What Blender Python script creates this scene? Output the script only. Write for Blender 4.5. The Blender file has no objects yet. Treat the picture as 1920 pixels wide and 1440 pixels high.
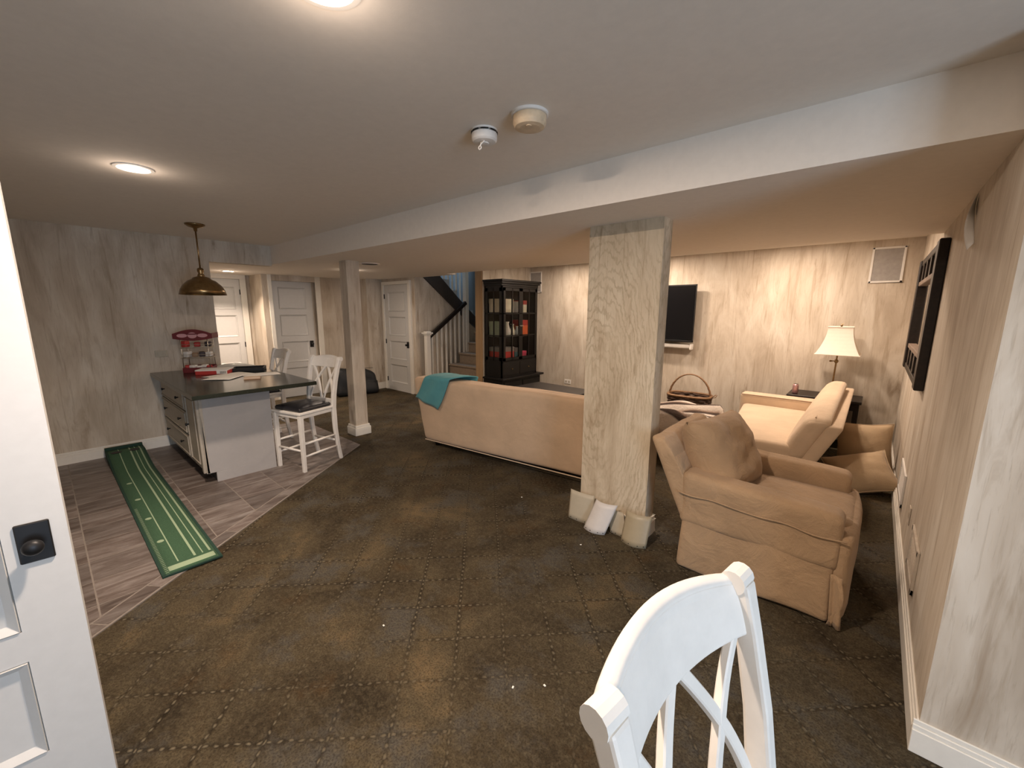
import bpy, bmesh, math, random
from mathutils import Vector, Matrix, noise
random.seed(7)
R = math.radians
scene = bpy.context.scene
COL = scene.collection

# ------------------------------------------------------------------ camera, world, daylight, exposure
FPX, YAW, PITCH, ROLL, EYE = 773.2, R(-41.217), R(10.218), R(0.264), 1.65
cd = bpy.data.cameras.new('camera')
cam = bpy.data.objects.new('camera', cd)
COL.objects.link(cam)
fw = Vector((math.sin(YAW)*math.cos(PITCH), math.cos(YAW)*math.cos(PITCH), -math.sin(PITCH)))
rt = Vector((math.cos(YAW), -math.sin(YAW), 0))
up = rt.cross(fw)
r2 = rt*math.cos(ROLL) + up*math.sin(ROLL)
u2 = up*math.cos(ROLL) - rt*math.sin(ROLL)
m4 = Matrix((r2, u2, -fw)).transposed().to_4x4()
m4.translation = (0, 0, EYE)
cam.matrix_world = m4
cd.sensor_fit = 'HORIZONTAL'
cd.sensor_width = 36
cd.lens = FPX*36/1920
cd.clip_start = .02
scene.camera = cam

w = bpy.data.worlds.new('world')
scene.world = w
w.use_nodes = True
w.node_tree.nodes['Background'].inputs[0].default_value = (.62, .78, 1, 1)
w.node_tree.nodes['Background'].inputs[1].default_value = .6

vs = scene.view_settings
vs.view_transform = 'Standard'
vs.look = 'None'
vs.exposure = 1.27
vs.gamma = 1
vs.use_curve_mapping = False

def lamp(name, kind, loc, energy, color, rot=(0, 0, 0), **kw):
    d = bpy.data.lights.new(name, kind)
    d.energy = energy
    d.color = color
    for k, v in kw.items():
        setattr(d, k, v)
    o = bpy.data.objects.new(name, d)
    o.location = loc
    o.rotation_euler = rot
    COL.objects.link(o)
    return o

WARM = (1, .79, .635)
DAY = (.60, .78, 1)
# daylight entering by the glazed door on the near right and by the window above the stairs
lamp('daylight_patio', 'AREA', (3.16, -.2, 1.12), 41, DAY, (0, R(90), 0), shape='RECTANGLE', size=1.9, size_y=1.6)
lamp('daylight_stairwell', 'AREA', (-6.65, 7.3, 3.6), 16, (.5, .72, 1), (R(-90), 0, 0), shape='RECTANGLE', size=1.2, size_y=.9)

# ------------------------------------------------------------------ mesh helpers
class MB:
    def __init__(s):
        s.v = []; s.f = []
    def add(s, vs_, fs_):
        b = len(s.v)
        s.v += [tuple(p) for p in vs_]
        s.f += [tuple(i+b for i in f) for f in fs_]
        return s
    def box(s, x0, x1, y0, y1, z0, z1):
        return s.add([(x0,y0,z0),(x1,y0,z0),(x1,y1,z0),(x0,y1,z0),(x0,y0,z1),(x1,y0,z1),(x1,y1,z1),(x0,y1,z1)],
                     [(0,3,2,1),(4,5,6,7),(0,1,5,4),(1,2,6,5),(2,3,7,6),(3,0,4,7)])
    def prism(s, poly, axis, a0, a1):
        """polygon (2d) extruded along axis: 'x' -> (y,z), 'y' -> (x,z), 'z' -> (x,y)"""
        n = len(poly)
        def P(p, a):
            return {'x': (a, p[0], p[1]), 'y': (p[0], a, p[1]), 'z': (p[0], p[1], a)}[axis]
        vs_ = [P(p, a0) for p in poly] + [P(p, a1) for p in poly]
        fs_ = [tuple(range(n-1, -1, -1)), tuple(range(n, 2*n))] + [(i, (i+1) % n, n+(i+1) % n, n+i) for i in range(n)]
        return s.add(vs_, fs_)
    def tube(s, pts, r, n=8, closed=False):
        pts = [Vector(p) for p in pts]
        m = len(pts)
        rs = r if isinstance(r, (list, tuple)) else [r]*m
        vs_ = []
        nrm = None
        for i, p in enumerate(pts):
            if closed:
                t = (pts[(i+1) % m]-pts[i-1]).normalized()
            else:
                t = (pts[min(i+1, m-1)]-pts[max(i-1, 0)]).normalized()
            if nrm is None:
                nrm = t.orthogonal().normalized()
            nrm = (nrm - t*nrm.dot(t))
            nrm = nrm.normalized() if nrm.length > 1e-6 else t.orthogonal().normalized()
            b = t.cross(nrm)
            for k in range(n):
                a = 2*math.pi*k/n
                vs_.append(p + (nrm*math.cos(a)+b*math.sin(a))*rs[i])
        fs_ = []
        for i in range(m if closed else m-1):
            j = (i+1) % m
            for k in range(n):
                fs_.append((i*n+k, i*n+(k+1) % n, j*n+(k+1) % n, j*n+k))
        if not closed:
            fs_.append(tuple(range(n-1, -1, -1)))
            fs_.append(tuple((m-1)*n+k for k in range(n)))
        return s.add(vs_, fs_)
    def bar(s, pts, wn, tn, side, sizes=None):
        """rectangular section swept along pts; side = unit vector of the width direction"""
        pts = [Vector(p) for p in pts]
        side = Vector(side).normalized()
        m = len(pts); vs_ = []
        for i, p in enumerate(pts):
            t = (pts[min(i+1, m-1)]-pts[max(i-1, 0)]).normalized()
            sd = (side - t*side.dot(t)).normalized()
            b = t.cross(sd)
            ww, tt = sizes[i] if sizes else (wn, tn)
            for a, c in ((-1,-1),(1,-1),(1,1),(-1,1)):
                vs_.append(p + sd*a*ww/2 + b*c*tt/2)
        fs_ = [(3,2,1,0), tuple((m-1)*4+k for k in range(4))]
        for i in range(m-1):
            for k in range(4):
                fs_.append((i*4+k, i*4+(k+1) % 4, i*4+4+(k+1) % 4, i*4+4+k))
        return s.add(vs_, fs_)
    def lathe(s, prof, n=32, c=(0, 0, 0)):
        vs_ = []
        for r_, z in prof:
            for k in range(n):
                a = 2*math.pi*k/n
                vs_.append((c[0]+r_*math.cos(a), c[1]+r_*math.sin(a), c[2]+z))
        fs_ = []
        for i in range(len(prof)-1):
            for k in range(n):
                fs_.append((i*n+k, i*n+(k+1) % n, i*n+n+(k+1) % n, i*n+n+k))
        fs_.append(tuple(range(n-1, -1, -1)))
        fs_.append(tuple((len(prof)-1)*n+k for k in range(n)))
        return s.add(vs_, fs_)
    def grid(s, fn, nu, nv):
        vs_ = [fn(i/nu, j/nv) for j in range(nv+1) for i in range(nu+1)]
        fs_ = [(j*(nu+1)+i, j*(nu+1)+i+1, (j+1)*(nu+1)+i+1, (j+1)*(nu+1)+i) for j in range(nv) for i in range(nu)]
        return s.add(vs_, fs_)
    def sheet(s, fn, nu, nv, th):
        """grid surface given real thickness"""
        P = [[Vector(fn(i/nu, j/nv)) for i in range(nu+1)] for j in range(nv+1)]
        top = []; bot = []
        for j in range(nv+1):
            for i in range(nu+1):
                du = P[j][min(i+1, nu)]-P[j][max(i-1, 0)]
                dv = P[min(j+1, nv)][i]-P[max(j-1, 0)][i]
                n_ = du.cross(dv).normalized()
                top.append(P[j][i]+n_*th/2); bot.append(P[j][i]-n_*th/2)
        N = len(top); W = nu+1
        fs_ = []
        for j in range(nv):
            for i in range(nu):
                a = j*W+i
                fs_.append((a, a+1, a+W+1, a+W))
                fs_.append((N+a, N+a+W, N+a+W+1, N+a+1))
        ring = [i for i in range(W)] + [j*W+nu for j in range(1, nv+1)] + [nv*W+i for i in range(nu-1, -1, -1)] + [j*W for j in range(nv-1, 0, -1)]
        for k in range(len(ring)):
            a, b = ring[k], ring[(k+1) % len(ring)]
            fs_.append((b, a, N+a, N+b))
        return s.add(top+bot, fs_)
    def soft(s, x0, x1, y0, y1, z0, z1, r=.04, n=6, k=4, deform=None):
        """box with rounded edges; every face a grid so that deform(p, q) can puff or lean it. q = -1..1 position"""
        h = [(x1-x0)/2, (y1-y0)/2, (z1-z0)/2]
        c = [(x0+x1)/2, (y0+y1)/2, (z0+z1)/2]
        rr = min(r, *[a*.98 for a in h])
        ax = []
        for a in h:
            L = []
            for i in range(k+1):
                L.append(-a + rr*(1-math.cos(math.pi/2*i/k)) if k else -a)
            inn = a-rr
            mid = [-inn + 2*inn*i/n for i in range(1, n)] if inn > 1e-4 else []
            ax.append(L + mid + [-t for t in reversed(L)])
        seen = {}; vs_ = []; fs_ = []
        def V(p):
            key = tuple(round(t, 5) for t in p)
            if key not in seen:
                q = []
                for i in range(3):
                    q.append(max(-(h[i]-rr), min(h[i]-rr, p[i])))
                d = Vector((p[0]-q[0], p[1]-q[1], p[2]-q[2]))
                P = Vector(q)
                if d.length > 1e-7:
                    # cube corner zone onto sphere
                    P = P + d.normalized()*rr
                nq = (p[0]/h[0], p[1]/h[1], p[2]/h[2])
                P = P + Vector(c)
                if deform:
                    P = Vector(deform(P, nq))
                seen[key] = len(vs_); vs_.append(P)
            return seen[key]
        for a in range(3):
            b, d = (a+1) % 3, (a+2) % 3
            for sgn in (-1, 1):
                for i in range(len(ax[b])-1):
                    for j in range(len(ax[d])-1):
                        q = []
                        for (ii, jj) in ((i, j), (i+1, j), (i+1, j+1), (i, j+1)):
                            p = [0, 0, 0]
                            p[a] = sgn*h[a]; p[b] = ax[b][ii]; p[d] = ax[d][jj]
                            q.append(V(p))
                        if len(set(q)) < 3: continue
                        fs_.append(tuple(q if sgn > 0 else reversed(q)))
        return s.add(vs_, fs_)
    def pillow(s, wx, wz, th, n=16, ear=.06, wr=.012, seed=0, pw=4, ex=.5):
        """cushion lying in the local xz plane, thickness along y"""
        for sg in (-1, 1):
            def fn(u, v, sg=sg):
                a, b = u*2-1, v*2-1
                e = max(0, (1-abs(a)**pw))**ex * max(0, (1-abs(b)**pw))**ex
                pin = 1 - ear*(1-abs(a)**2)*(abs(b)**4) - ear*(1-abs(b)**2)*(abs(a)**4)
                x = a*wx/2*(1-ear*(1-b*b)*abs(a)**3)
                z = b*wz/2*(1-ear*(1-a*a)*abs(b)**3)
                nz = noise.noise((a*2.3+seed, b*2.3, sg*3.1))*wr + noise.noise((a*6+seed, b*6, sg))*wr*.4
                return (x, sg*(th/2*e + nz*e), z)
            if sg > 0:
                s.grid(lambda u, v: fn(1-u, v), n, n)
            else:
                s.grid(fn, n, n)
        return s
    def mesh(s, name, bevel=0, smooth=False, seg=1, merge=True):
        me = bpy.data.meshes.new(name)
        bm = bmesh.new()
        vv = [bm.verts.new(p) for p in s.v]
        for f in s.f:
            try:
                bm.faces.new([vv[i] for i in f])
            except ValueError:
                pass
        if merge:
            bmesh.ops.remove_doubles(bm, verts=bm.verts, dist=1e-5)
        bmesh.ops.recalc_face_normals(bm, faces=bm.faces)
        if bevel:
            ed = [e for e in bm.edges if len(e.link_faces) == 2 and e.calc_face_angle(0) > .5]
            bmesh.ops.bevel(bm, geom=ed, offset=bevel, segments=seg, affect='EDGES', clamp_overlap=True, profile=.5)
        bm.to_mesh(me); bm.free()
        if smooth:
            for p in me.polygons: p.use_smooth = True
        return me

def part(name, mb, material, parent=None, bevel=0, smooth=False, seg=1, label=None, loc=None, rot=None):
    me = mb if isinstance(mb, bpy.types.Mesh) else mb.mesh(name, bevel, smooth, seg)
    if not me.materials:
        me.materials.append(material)
    o = bpy.data.objects.new(name, me)
    COL.objects.link(o)
    if parent: o.parent = parent
    if loc: o.location = loc
    if rot: o.rotation_euler = rot
    if label: o['label'] = label
    return o

def tag(o, label, cat, group=None, kind=None):
    o['label'] = label
    o['category'] = cat
    if group: o['group'] = group
    if kind: o['kind'] = kind
    return o

def thing(name, label, cat, loc=(0, 0, 0), rotz=0, group=None, kind=None):
    o = bpy.data.objects.new(name, None)
    o.empty_display_size = .1
    COL.objects.link(o)
    o.location = loc
    o.rotation_euler = (0, 0, rotz)
    return tag(o, label, cat, group, kind)

def struct(name, mb, material, label, cat, bevel=0, smooth=False):
    return tag(part(name, mb, material, bevel=bevel, smooth=smooth), label, cat, kind='structure')

def dup(root, loc, rotz, label):
    r = root.copy(); COL.objects.link(r)
    r.location = loc; r.rotation_euler = (0, 0, rotz); r['label'] = label
    for ch in list(root.children):
        c = ch.copy(); COL.objects.link(c); c.parent = r
        for g in list(ch.children):
            d = g.copy(); COL.objects.link(d); d.parent = c
    return r

# ------------------------------------------------------------------ materials
MATS = {}
class NT:
    """small node-tree writer"""
    def __init__(s, name):
        s.m = bpy.data.materials.new(name)
        s.m.use_nodes = True
        s.t = s.m.node_tree
        s.b = s.t.nodes['Principled BSDF']
        s.tc = s.t.nodes.new('ShaderNodeTexCoord')
    def n(s, typ, **kw):
        nd = s.t.nodes.new(typ)
        for k, v in kw.items(): setattr(nd, k, v)
        return nd
    def link(s, a, b): s.t.links.new(a, b)
    def val(s, sock, v):
        if hasattr(v, 'links') or isinstance(v, bpy.types.NodeSocket): s.link(v, sock)
        else: sock.default_value = v
    def math(s, op, a, b=0.0, c=0.0):
        nd = s.n('ShaderNodeMath', operation=op)
        for i, v in enumerate((a, b, c)): s.val(nd.inputs[i], v)
        return nd.outputs[0]
    def mapping(s, scale=(1, 1, 1), rot=(0, 0, 0), loc=(0, 0, 0), src='Object'):
        nd = s.n('ShaderNodeMapping')
        s.link(s.tc.outputs[src], nd.inputs[0])
        nd.inputs['Location'].default_value = loc
        nd.inputs['Rotation'].default_value = rot
        nd.inputs['Scale'].default_value = scale
        return nd.outputs[0]
    def noise(s, vec, scale=5, detail=4, rough=.55, dist=0):
        nd = s.n('ShaderNodeTexNoise')
        s.link(vec, nd.inputs['Vector'])
        nd.inputs['Scale'].default_value = scale
        nd.inputs['Detail'].default_value = detail
        nd.inputs['Roughness'].default_value = rough
        nd.inputs['Distortion'].default_value = dist
        return nd.outputs['Fac']
    def ramp(s, fac, stops):
        nd = s.n('ShaderNodeValToRGB')
        s.link(fac, nd.inputs[0])
        el = nd.color_ramp.elements
        while len(el) < len(stops): el.new(.5)
        for e, (p, c) in zip(el, stops):
            e.position = p
            e.color = (c[0], c[1], c[2], 1) if isinstance(c, (tuple, list)) else (c, c, c, 1)
        return nd.outputs[0]
    def mix(s, fac, a, b, mode='MIX'):
        nd = s.n('ShaderNodeMix', data_type='RGBA', blend_type=mode)
        s.val(nd.inputs[0], fac)
        for i, v in ((6, a), (7, b)):
            if isinstance(v, (tuple, list)): nd.inputs[i].default_value = (v[0], v[1], v[2], 1)
            else: s.link(v, nd.inputs[i])
        return nd.outputs[2]
    def bump(s, h, strength=.3, dist=.01):
        nd = s.n('ShaderNodeBump')
        s.link(h, nd.inputs['Height'])
        nd.inputs['Strength'].default_value = strength
        nd.inputs['Distance'].default_value = dist
        s.link(nd.outputs[0], s.b.inputs['Normal'])
    def fin(s, col=None, rough=.6, metal=0, spec=None):
        if col is not None:
            if isinstance(col, (tuple, list)): s.b.inputs['Base Color'].default_value = (col[0], col[1], col[2], 1)
            else: s.link(col, s.b.inputs['Base Color'])
        s.val(s.b.inputs['Roughness'], rough)
        s.b.inputs['Metallic'].default_value = metal
        if spec is not None: s.b.inputs['Specular IOR Level'].default_value = spec
        return s.m

def pm(name, c, rough=.6, metal=0, var=.12, sc=(6, 6, 6), nscale=1.0, bump=0, bsc=60, bdist=.004, spec=None):
    if name in MATS: return MATS[name]
    t = NT(name)
    f = t.noise(t.mapping(sc), nscale*4, 5, .6)
    col = t.ramp(f, [(.25, tuple(x*(1-var) for x in c)), (.75, tuple(min(1, x*(1+var)) for x in c))])
    if bump:
        t.bump(t.noise(t.mapping((1, 1, 1)), bsc, 3, .6), bump, bdist)
    MATS[name] = t.fin(col, rough, metal, spec)
    return MATS[name]

def emis(name, c, strength):
    t = NT(name)
    t.b.inputs['Emission Color'].default_value = (*c, 1)
    t.b.inputs['Emission Strength'].default_value = strength
    return t.fin((.8, .8, .8), .5)

def wallpaper(name, burl=0.0, tone=(1, 1, 1)):
    """cream paper printed with weathered vertical wood streaks"""
    t = NT(name)
    broad = t.noise(t.mapping((2.1, 2.1, .6)), 2.0, 4, .6, .8)
    streak = t.noise(t.mapping((12, 12, .8)), 1.5, 5, .62, 1.0)
    drip = t.noise(t.mapping((5.0, 5.0, .75), loc=(3, 1, 2)), 1.5, 5, .6, 1.1)
    fine = t.noise(t.mapping((80, 80, 6)), 1.0, 4, .7, .5)
    c = lambda r, g, b: (r*tone[0], g*tone[1], b*tone[2])
    base = t.ramp(broad, [(.3, c(.43, .36, .28)), (.5, c(.56, .49, .40)), (.72, c(.66, .605, .52))])
    st = t.ramp(streak, [(.28, 1.0), (.46, 0.0)])
    col = t.mix(t.math('MULTIPLY', st, .55), base, c(.31, .235, .155))
    dr = t.ramp(drip, [(.60, 0.0), (.72, 1.0)])
    col = t.mix(t.math('MULTIPLY', dr, .62), col, c(.27, .19, .115))
    pal = t.ramp(drip, [(.24, 1.0), (.38, 0.0)])
    col = t.mix(t.math('MULTIPLY', pal, .4), col, c(.70, .65, .55))
    if burl:
        wv = t.n('ShaderNodeTexWave', wave_type='RINGS', rings_direction='SPHERICAL')
        t.link(t.mapping((2.2, 2.2, .75), loc=(.35, 0, -.75)), wv.inputs['Vector'])
        wv.inputs['Scale'].default_value = 5.5
        wv.inputs['Distortion'].default_value = 11
        wv.inputs['Detail'].default_value = 4
        wv.inputs['Detail Scale'].default_value = 1.4
        wv.inputs['Detail Roughness'].default_value = .6
        grain = t.ramp(wv.outputs['Fac'], [(.05, 1.0), (.42, 0.0)])
        msk = t.ramp(t.noise(t.mapping((3, 3, 1.3)), 1.5, 3), [(.36, .12), (.62, 1.0)])
        col = t.mix(t.math('MULTIPLY', t.math('MULTIPLY', grain, msk), burl), col, c(.27, .215, .135))
    spk = t.ramp(fine, [(.30, 1.0), (.45, 0.0)])
    col = t.mix(t.math('MULTIPLY', spk, .38), col, c(.30, .235, .165))
    t.bump(fine, .25, .004)
    return t.fin(col, .78)

WALL = wallpaper('wallpaper')
WALLC = wallpaper('wallpaper_column', .42, (1.04, .98, .86))

def carpet():
    t = NT('carpet')
    vec = t.mapping((1, 1, 1))
    wn = t.n('ShaderNodeTexNoise'); t.link(vec, wn.inputs['Vector']); wn.inputs['Scale'].default_value = 22; wn.inputs['Detail'].default_value = 2
    add = t.n('ShaderNodeVectorMath', operation='MULTIPLY_ADD')
    t.link(wn.outputs['Color'], add.inputs[0]); add.inputs[1].default_value = (.020,)*3; t.link(vec, add.inputs[2])
    sep = t.n('ShaderNodeSeparateXYZ'); t.link(add.outputs[0], sep.inputs[0])
    x, y = sep.outputs[0], sep.outputs[1]
    q = .70710678; S = .2365
    u = t.math('MULTIPLY', t.math('ADD', x, y), q)
    v = t.math('MULTIPLY', t.math('SUBTRACT', y, x), q)
    def dist(a, off):
        fr = t.math('FRACT', t.math('ADD', t.math('DIVIDE', t.math('SUBTRACT', a, off), S), 20.5))
        return t.math('MULTIPLY', t.math('ABSOLUTE', t.math('SUBTRACT', fr, .5)), S)
    def link_(along, d):
        fr = t.math('SUBTRACT', t.math('FRACT', t.math('ADD', t.math('DIVIDE', along, S/6), 100.5)), .5)
        a = t.math('POWER', t.math('DIVIDE', t.math('MULTIPLY', fr, S/6), .0125), 2)
        b = t.math('POWER', t.math('DIVIDE', d, .0072), 2)
        return t.math('SUBTRACT', 1.0, t.math('MINIMUM', t.math('ADD', a, b), 1.0))
    du, dv = dist(u, .1), dist(v, 1.853)
    dm = t.math('MINIMUM', du, dv)
    groove = t.math('SUBTRACT', 1.0, t.math('MINIMUM', t.math('DIVIDE', dm, .014), 1.0))
    chain = t.math('MAXIMUM', link_(v, du), link_(u, dv))
    mask = t.ramp(t.noise(vec, 1.3, 3), [(.36, .15), (.60, 1.0)])
    groove = t.math('MULTIPLY', groove, mask); chain = t.math('MULTIPLY', chain, mask)
    b1 = t.noise(vec, 1.7, 6, .66, .4)
    b2 = t.noise(t.mapping((1, 1, 1), loc=(7, 3, 0)), 2.6, 5, .65)
    fib = t.noise(vec, 115, 4, .75)
    med = t.noise(vec, 38, 4, .7)
    col = t.ramp(b1, [(.30, (.026, .019, .011)), (.43, (.056, .042, .024)), (.56, (.094, .073, .042)), (.70, (.175, .124, .064))])
    col = t.mix(t.ramp(b2, [(.52, 0.0), (.64, .8)]), col, (.092, .086, .074))
    col = t.mix(t.ramp(b2, [(.26, .8), (.42, 0.0)]), col, (.086, .048, .018))
    col = t.mix(t.math('MULTIPLY', t.ramp(med, [(.44, 0.0), (.74, 1.0)]), .42), col, (.19, .155, .095))
    col = t.mix(t.math('MULTIPLY', t.ramp(fib, [(.34, 1.0), (.56, 0.0)]), .72), col, (.016, .012, .007))
    col = t.mix(t.math('MULTIPLY', groove, .66), col, (.020, .014, .008))
    col = t.mix(t.math('MULTIPLY', chain, .85), col, (.21, .175, .115))
    h = t.math('ADD', t.math('MULTIPLY', fib, .35), t.math('ADD', t.math('MULTIPLY', med, .5), t.math('SUBTRACT', t.math('MULTIPLY', chain, .9), t.math('MULTIPLY', groove, .8))))
    t.bump(h, .9, .012)
    hs = t.n('ShaderNodeHueSaturation'); t.link(col, hs.inputs['Color']); hs.inputs['Value'].default_value = .86
    return t.fin(hs.outputs[0], .95, 0, .15)

def tile_mat():
    t = NT('tile')
    oi = t.n('ShaderNodeObjectInfo')
    off = t.n('ShaderNodeCombineXYZ')
    for i in range(3): t.link(t.math('MULTIPLY', oi.outputs['Random'], 37.0+i*11), off.inputs[i])
    add = t.n('ShaderNodeVectorMath', operation='ADD')
    t.link(t.mapping((9, 1.6, 1)), add.inputs[0]); t.link(off.outputs[0], add.inputs[1])
    f = t.noise(add.outputs[0], 1.6, 6, .65, .7)
    g = t.noise(add.outputs[0], 9, 4, .7, .4)
    col = t.ramp(f, [(.27, (.050, .037, .031)), (.43, (.115, .090, .078)), (.57, (.175, .150, .136)), (.74, (.27, .245, .23))])
    col = t.mix(t.math('MULTIPLY', t.ramp(g, [(.3, 1.0), (.5, 0.0)]), .35), col, (.06, .043, .034))
    hsv = t.n('ShaderNodeHueSaturation'); t.link(col, hsv.inputs['Color'])
    t.link(t.math('ADD', .75, t.math('MULTIPLY', oi.outputs['Random'], .5)), hsv.inputs['Value'])
    t.bump(g, .15, .003)
    return t.fin(hsv.outputs[0], .42, 0, .4)

def wood(name, c1, c2, rough=.45, sc=(30, 4, 30), bump=.08):
    t = NT(name)
    f = t.noise(t.mapping(sc), 1.0, 5, .65, .8)
    t.bump(f, bump, .003)
    return t.fin(t.ramp(f, [(.3, c1), (.7, c2)]), rough)

def fabric(name, c, var=.10, weave=420, rough=.95, wr=.25):
    t = NT(name)
    f = t.noise(t.mapping((1, 1, 1)), 3.0, 4, .6)
    g = t.noise(t.mapping((1, 1, 1)), weave, 2, .6)
    wrk = t.noise(t.mapping((1, 1, 1)), 7, 4, .6, .7)
    col = t.ramp(f, [(.3, tuple(x*(1-var) for x in c)), (.7, tuple(x*(1+var) for x in c))])
    col = t.mix(t.math('MULTIPLY', t.ramp(g, [(.35, 1.0), (.6, 0.0)]), .18), col, tuple(x*.6 for x in c))
    t.bump(t.math('ADD', t.math('MULTIPLY', g, .12), wrk), wr, .02)
    m = t.fin(col, rough, 0, .2)
    t.b.inputs['Sheen Weight'].default_value = .15
    return m

CARPET = carpet(); TILE = tile_mat()
GROUT = pm('grout', (.215, .185, .16), .9, bump=.3, bsc=200)
PAINT = pm('ceiling_paint', (.84, .78, .70), .9, var=.03, bump=.12, bsc=160, bdist=.002)
WHITE = pm('white_trim_paint', (.78, .75, .68), .45, var=.03)
DOORP = pm('white_door_paint', (.60, .597, .58), .4, var=.03)
STAIRP = pm('stairwell_paint', (.30, .33, .35), .85, var=.05)
BLACKM = pm('black_iron', (.012, .012, .013), .45, .3, var=.2)
BRASS = pm('aged_brass', (.30, .20, .095), .28, .95, var=.25)
NICKEL = pm('nickel', (.55, .50, .42), .3, .9)
SOFA = fabric('sofa_twill', (.62, .445, .295))
LOVE = fabric('loveseat_twill', (.60, .46, .325))
SLIP = fabric('slipcover_canvas', (.40, .27, .158), .16, 300, .95, .85)
PILL = fabric('cushion_canvas', (.46, .34, .215), .08, 300, .9, .3)
STOOLW = pm('stool_white_paint', (.77, .74, .69), .45, var=.07, sc=(3, 3, 3), bump=.05)
LEATHER = pm('black_leather', (.012, .012, .015), .42, 0, bump=.15, bsc=120)
DARKW = wood('dark_stained_wood', (.006, .004, .003), (.018, .011, .008), .42)
DARKW.node_tree.nodes['Principled BSDF'].inputs['Specular IOR Level'].default_value = .35
BLACKW = wood('black_stained_wood', (.0035, .003, .003), (.009, .0075, .0065), .45)
BLACKW.node_tree.nodes['Principled BSDF'].inputs['Specular IOR Level'].default_value = .28
TABLEW = wood('worn_black_wood', (.010, .009, .009), (.028, .024, .022), .42)
PINEW = wood('post_paper', (.33, .205, .10), (.44, .29, .155), .7, (14, 14, 1.2))
STONE = pm('green_granite', (.018, .022, .016), .16, 0, var=.6, sc=(30, 30, 30), nscale=2)
GREYP = pm('island_grey_paint', (.40, .385, .375), .5, var=.03)
CREAMP = pm('island_cream_paint', (.42, .375, .31), .5, var=.12, bump=.06)
PLASTW = pm('white_plastic', (.78, .76, .72), .4, var=.03)
PLASTY = pm('yellowed_plastic', (.68, .54, .37), .45, var=.14, sc=(8, 8, 8))
BEIGEP = pm('beige_panel', (.42, .37, .28), .45, 0, var=.05)

# ------------------------------------------------------------------ room shell
ZC, ZS = 2.48, 2.24           # main ceiling, dropped soffit
XR, XK, YTV = .30, -6.31, 6.70
struct('floor', MB().box(-9.4, 3.2, -2.7, 7.6, -.1, 0), CARPET, 'olive brown carpet with an embossed diamond grid of chains', 'floor')
struct('ceiling', MB().box(XK-.12, 3.1, -2.6, 2.215, ZC, ZC+.1), PAINT, 'flat taupe painted ceiling above the kitchen and doorway', 'ceiling')
struct('ceiling_tv_room', MB().box(-5.57, .42, 4.66, YTV+.12, ZC, ZC+.1), PAINT, 'higher ceiling strip over the television wall', 'ceiling')
struct('ceiling_soffit', MB().box(XK, XR, 2.215, 4.66, ZS, ZC+.1).box(-5.57, XK, 4.66, 4.87, ZS, ZC+.1).box(-9.0, XK-.12, 1.2, 4.87, ZS, ZC+.1).box(XK-.12, XK, 2.215, 4.87, ZS, ZC+.1), PAINT,
       'dropped beige soffit crossing the room above the column', 'soffit')
struct('wall_right', MB().box(XR, XR+.12, 2.12, YTV+.12, 0, ZC), WALL, 'long streaked beige wallpapered wall on the right', 'wall')
struct('wall_near_right', MB().box(XR, 3.1, 2.0, 2.12, 0, ZC), WALL, 'pale daylit wallpapered wall at the right edge', 'wall')
struct('wall_far', MB().box(-5.40, XR, YTV, YTV+.12, 0, ZC), WALL, 'warmly lit streaked wallpapered wall behind the television', 'wall')
struct('wall_left', MB().box(XK-.12, XK, -2.6, 1.5, 0, ZC).box(XK-.12, XK, 1.5, 2.215, ZS-.02, ZC), WALL, 'dim grey brown wallpapered kitchen wall on the left', 'wall')
struct('wall_stair_side', MB().box(-5.57, -5.40, 5.33, 7.5, 0, 4.6).box(-5.57, -5.40, 4.66, 5.33, ZC, 4.6), PINEW, 'narrow tan wall end standing between stairs and dark hutch', 'wall')
struct('wall_behind_cabinet', MB().box(-5.405, -5.385, 5.345, YTV, 0, ZC), WALL, 'beige wallpapered wall above and behind the dark hutch', 'wall')
struct('wall_hall', MB().box(-8.24, -8.1, 2.65, 2.80, 0, ZS).box(-8.24, -8.1, 3.62, 4.40, 0, ZS).box(-8.24, -8.1, 2.80, 3.62, 2.14, ZS).box(-8.36, -8.245, 2.78, 4.4, 0, ZS), WALL,
       'wallpapered hall wall behind the slim post', 'wall')
struct('wall_hall_chase', MB().box(-8.36, -7.72, 4.40, 4.87, 0, ZS), WALL, 'boxed out wallpapered corner beside the cream four panel door', 'wall')
struct('wall_nook', MB().box(-8.85, -8.24, 2.65, 2.77, 0, ZS).box(-8.85, -8.72, 1.2, 2.65, 0, ZS).box(-8.72, XK-.12, 1.2, 1.32, 0, ZS), WALL,
       'bright cream nook wall under the hall downlight', 'wall')
struct('wall_closet_door', MB().box(-7.72, -6.60, 4.75, 4.87, 0, ZC).box(-7.8, -5.57, 4.75, 4.87, ZC+.1, 4.6), WALL, 'wall around the white door left of the stairs', 'wall')
struct('wall_under_stairs', MB().prism([(4.87, 0), (7.4, 0), (7.4, 1.0), (6.3, 1.24), (5.76, 1.64), (4.87, 2.31)], 'x', -6.72, -6.60), WALL,
       'brown wallpapered triangle of wall under the upper stairs', 'wall')
struct('wall_stairwell', MB().box(-7.8, -7.68, 4.87, 7.5, 0, 4.6).box(-7.68, -5.57, 7.4, 7.5, 0, 4.6).box(-7.8, -5.4, 4.66, 7.5, 4.6, 4.7), STAIRP,
       'blue grey stairwell walls rising past the ceiling', 'wall')
struct('wall_back', MB().box(XK-.12, 3.1, -2.7, -2.6, 0, ZC), WALL, 'wallpapered wall behind the viewer', 'wall')
struct('wall_patio', MB().box(3.0, 3.1, -2.6, -1.0, 0, ZC).box(3.0, 3.1, .6, 2.0, 0, ZC).box(3.0, 3.1, -1.0, .6, 2.12, ZC), WALL, 'wall holding the glazed patio door', 'wall')
win = MB()
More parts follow.
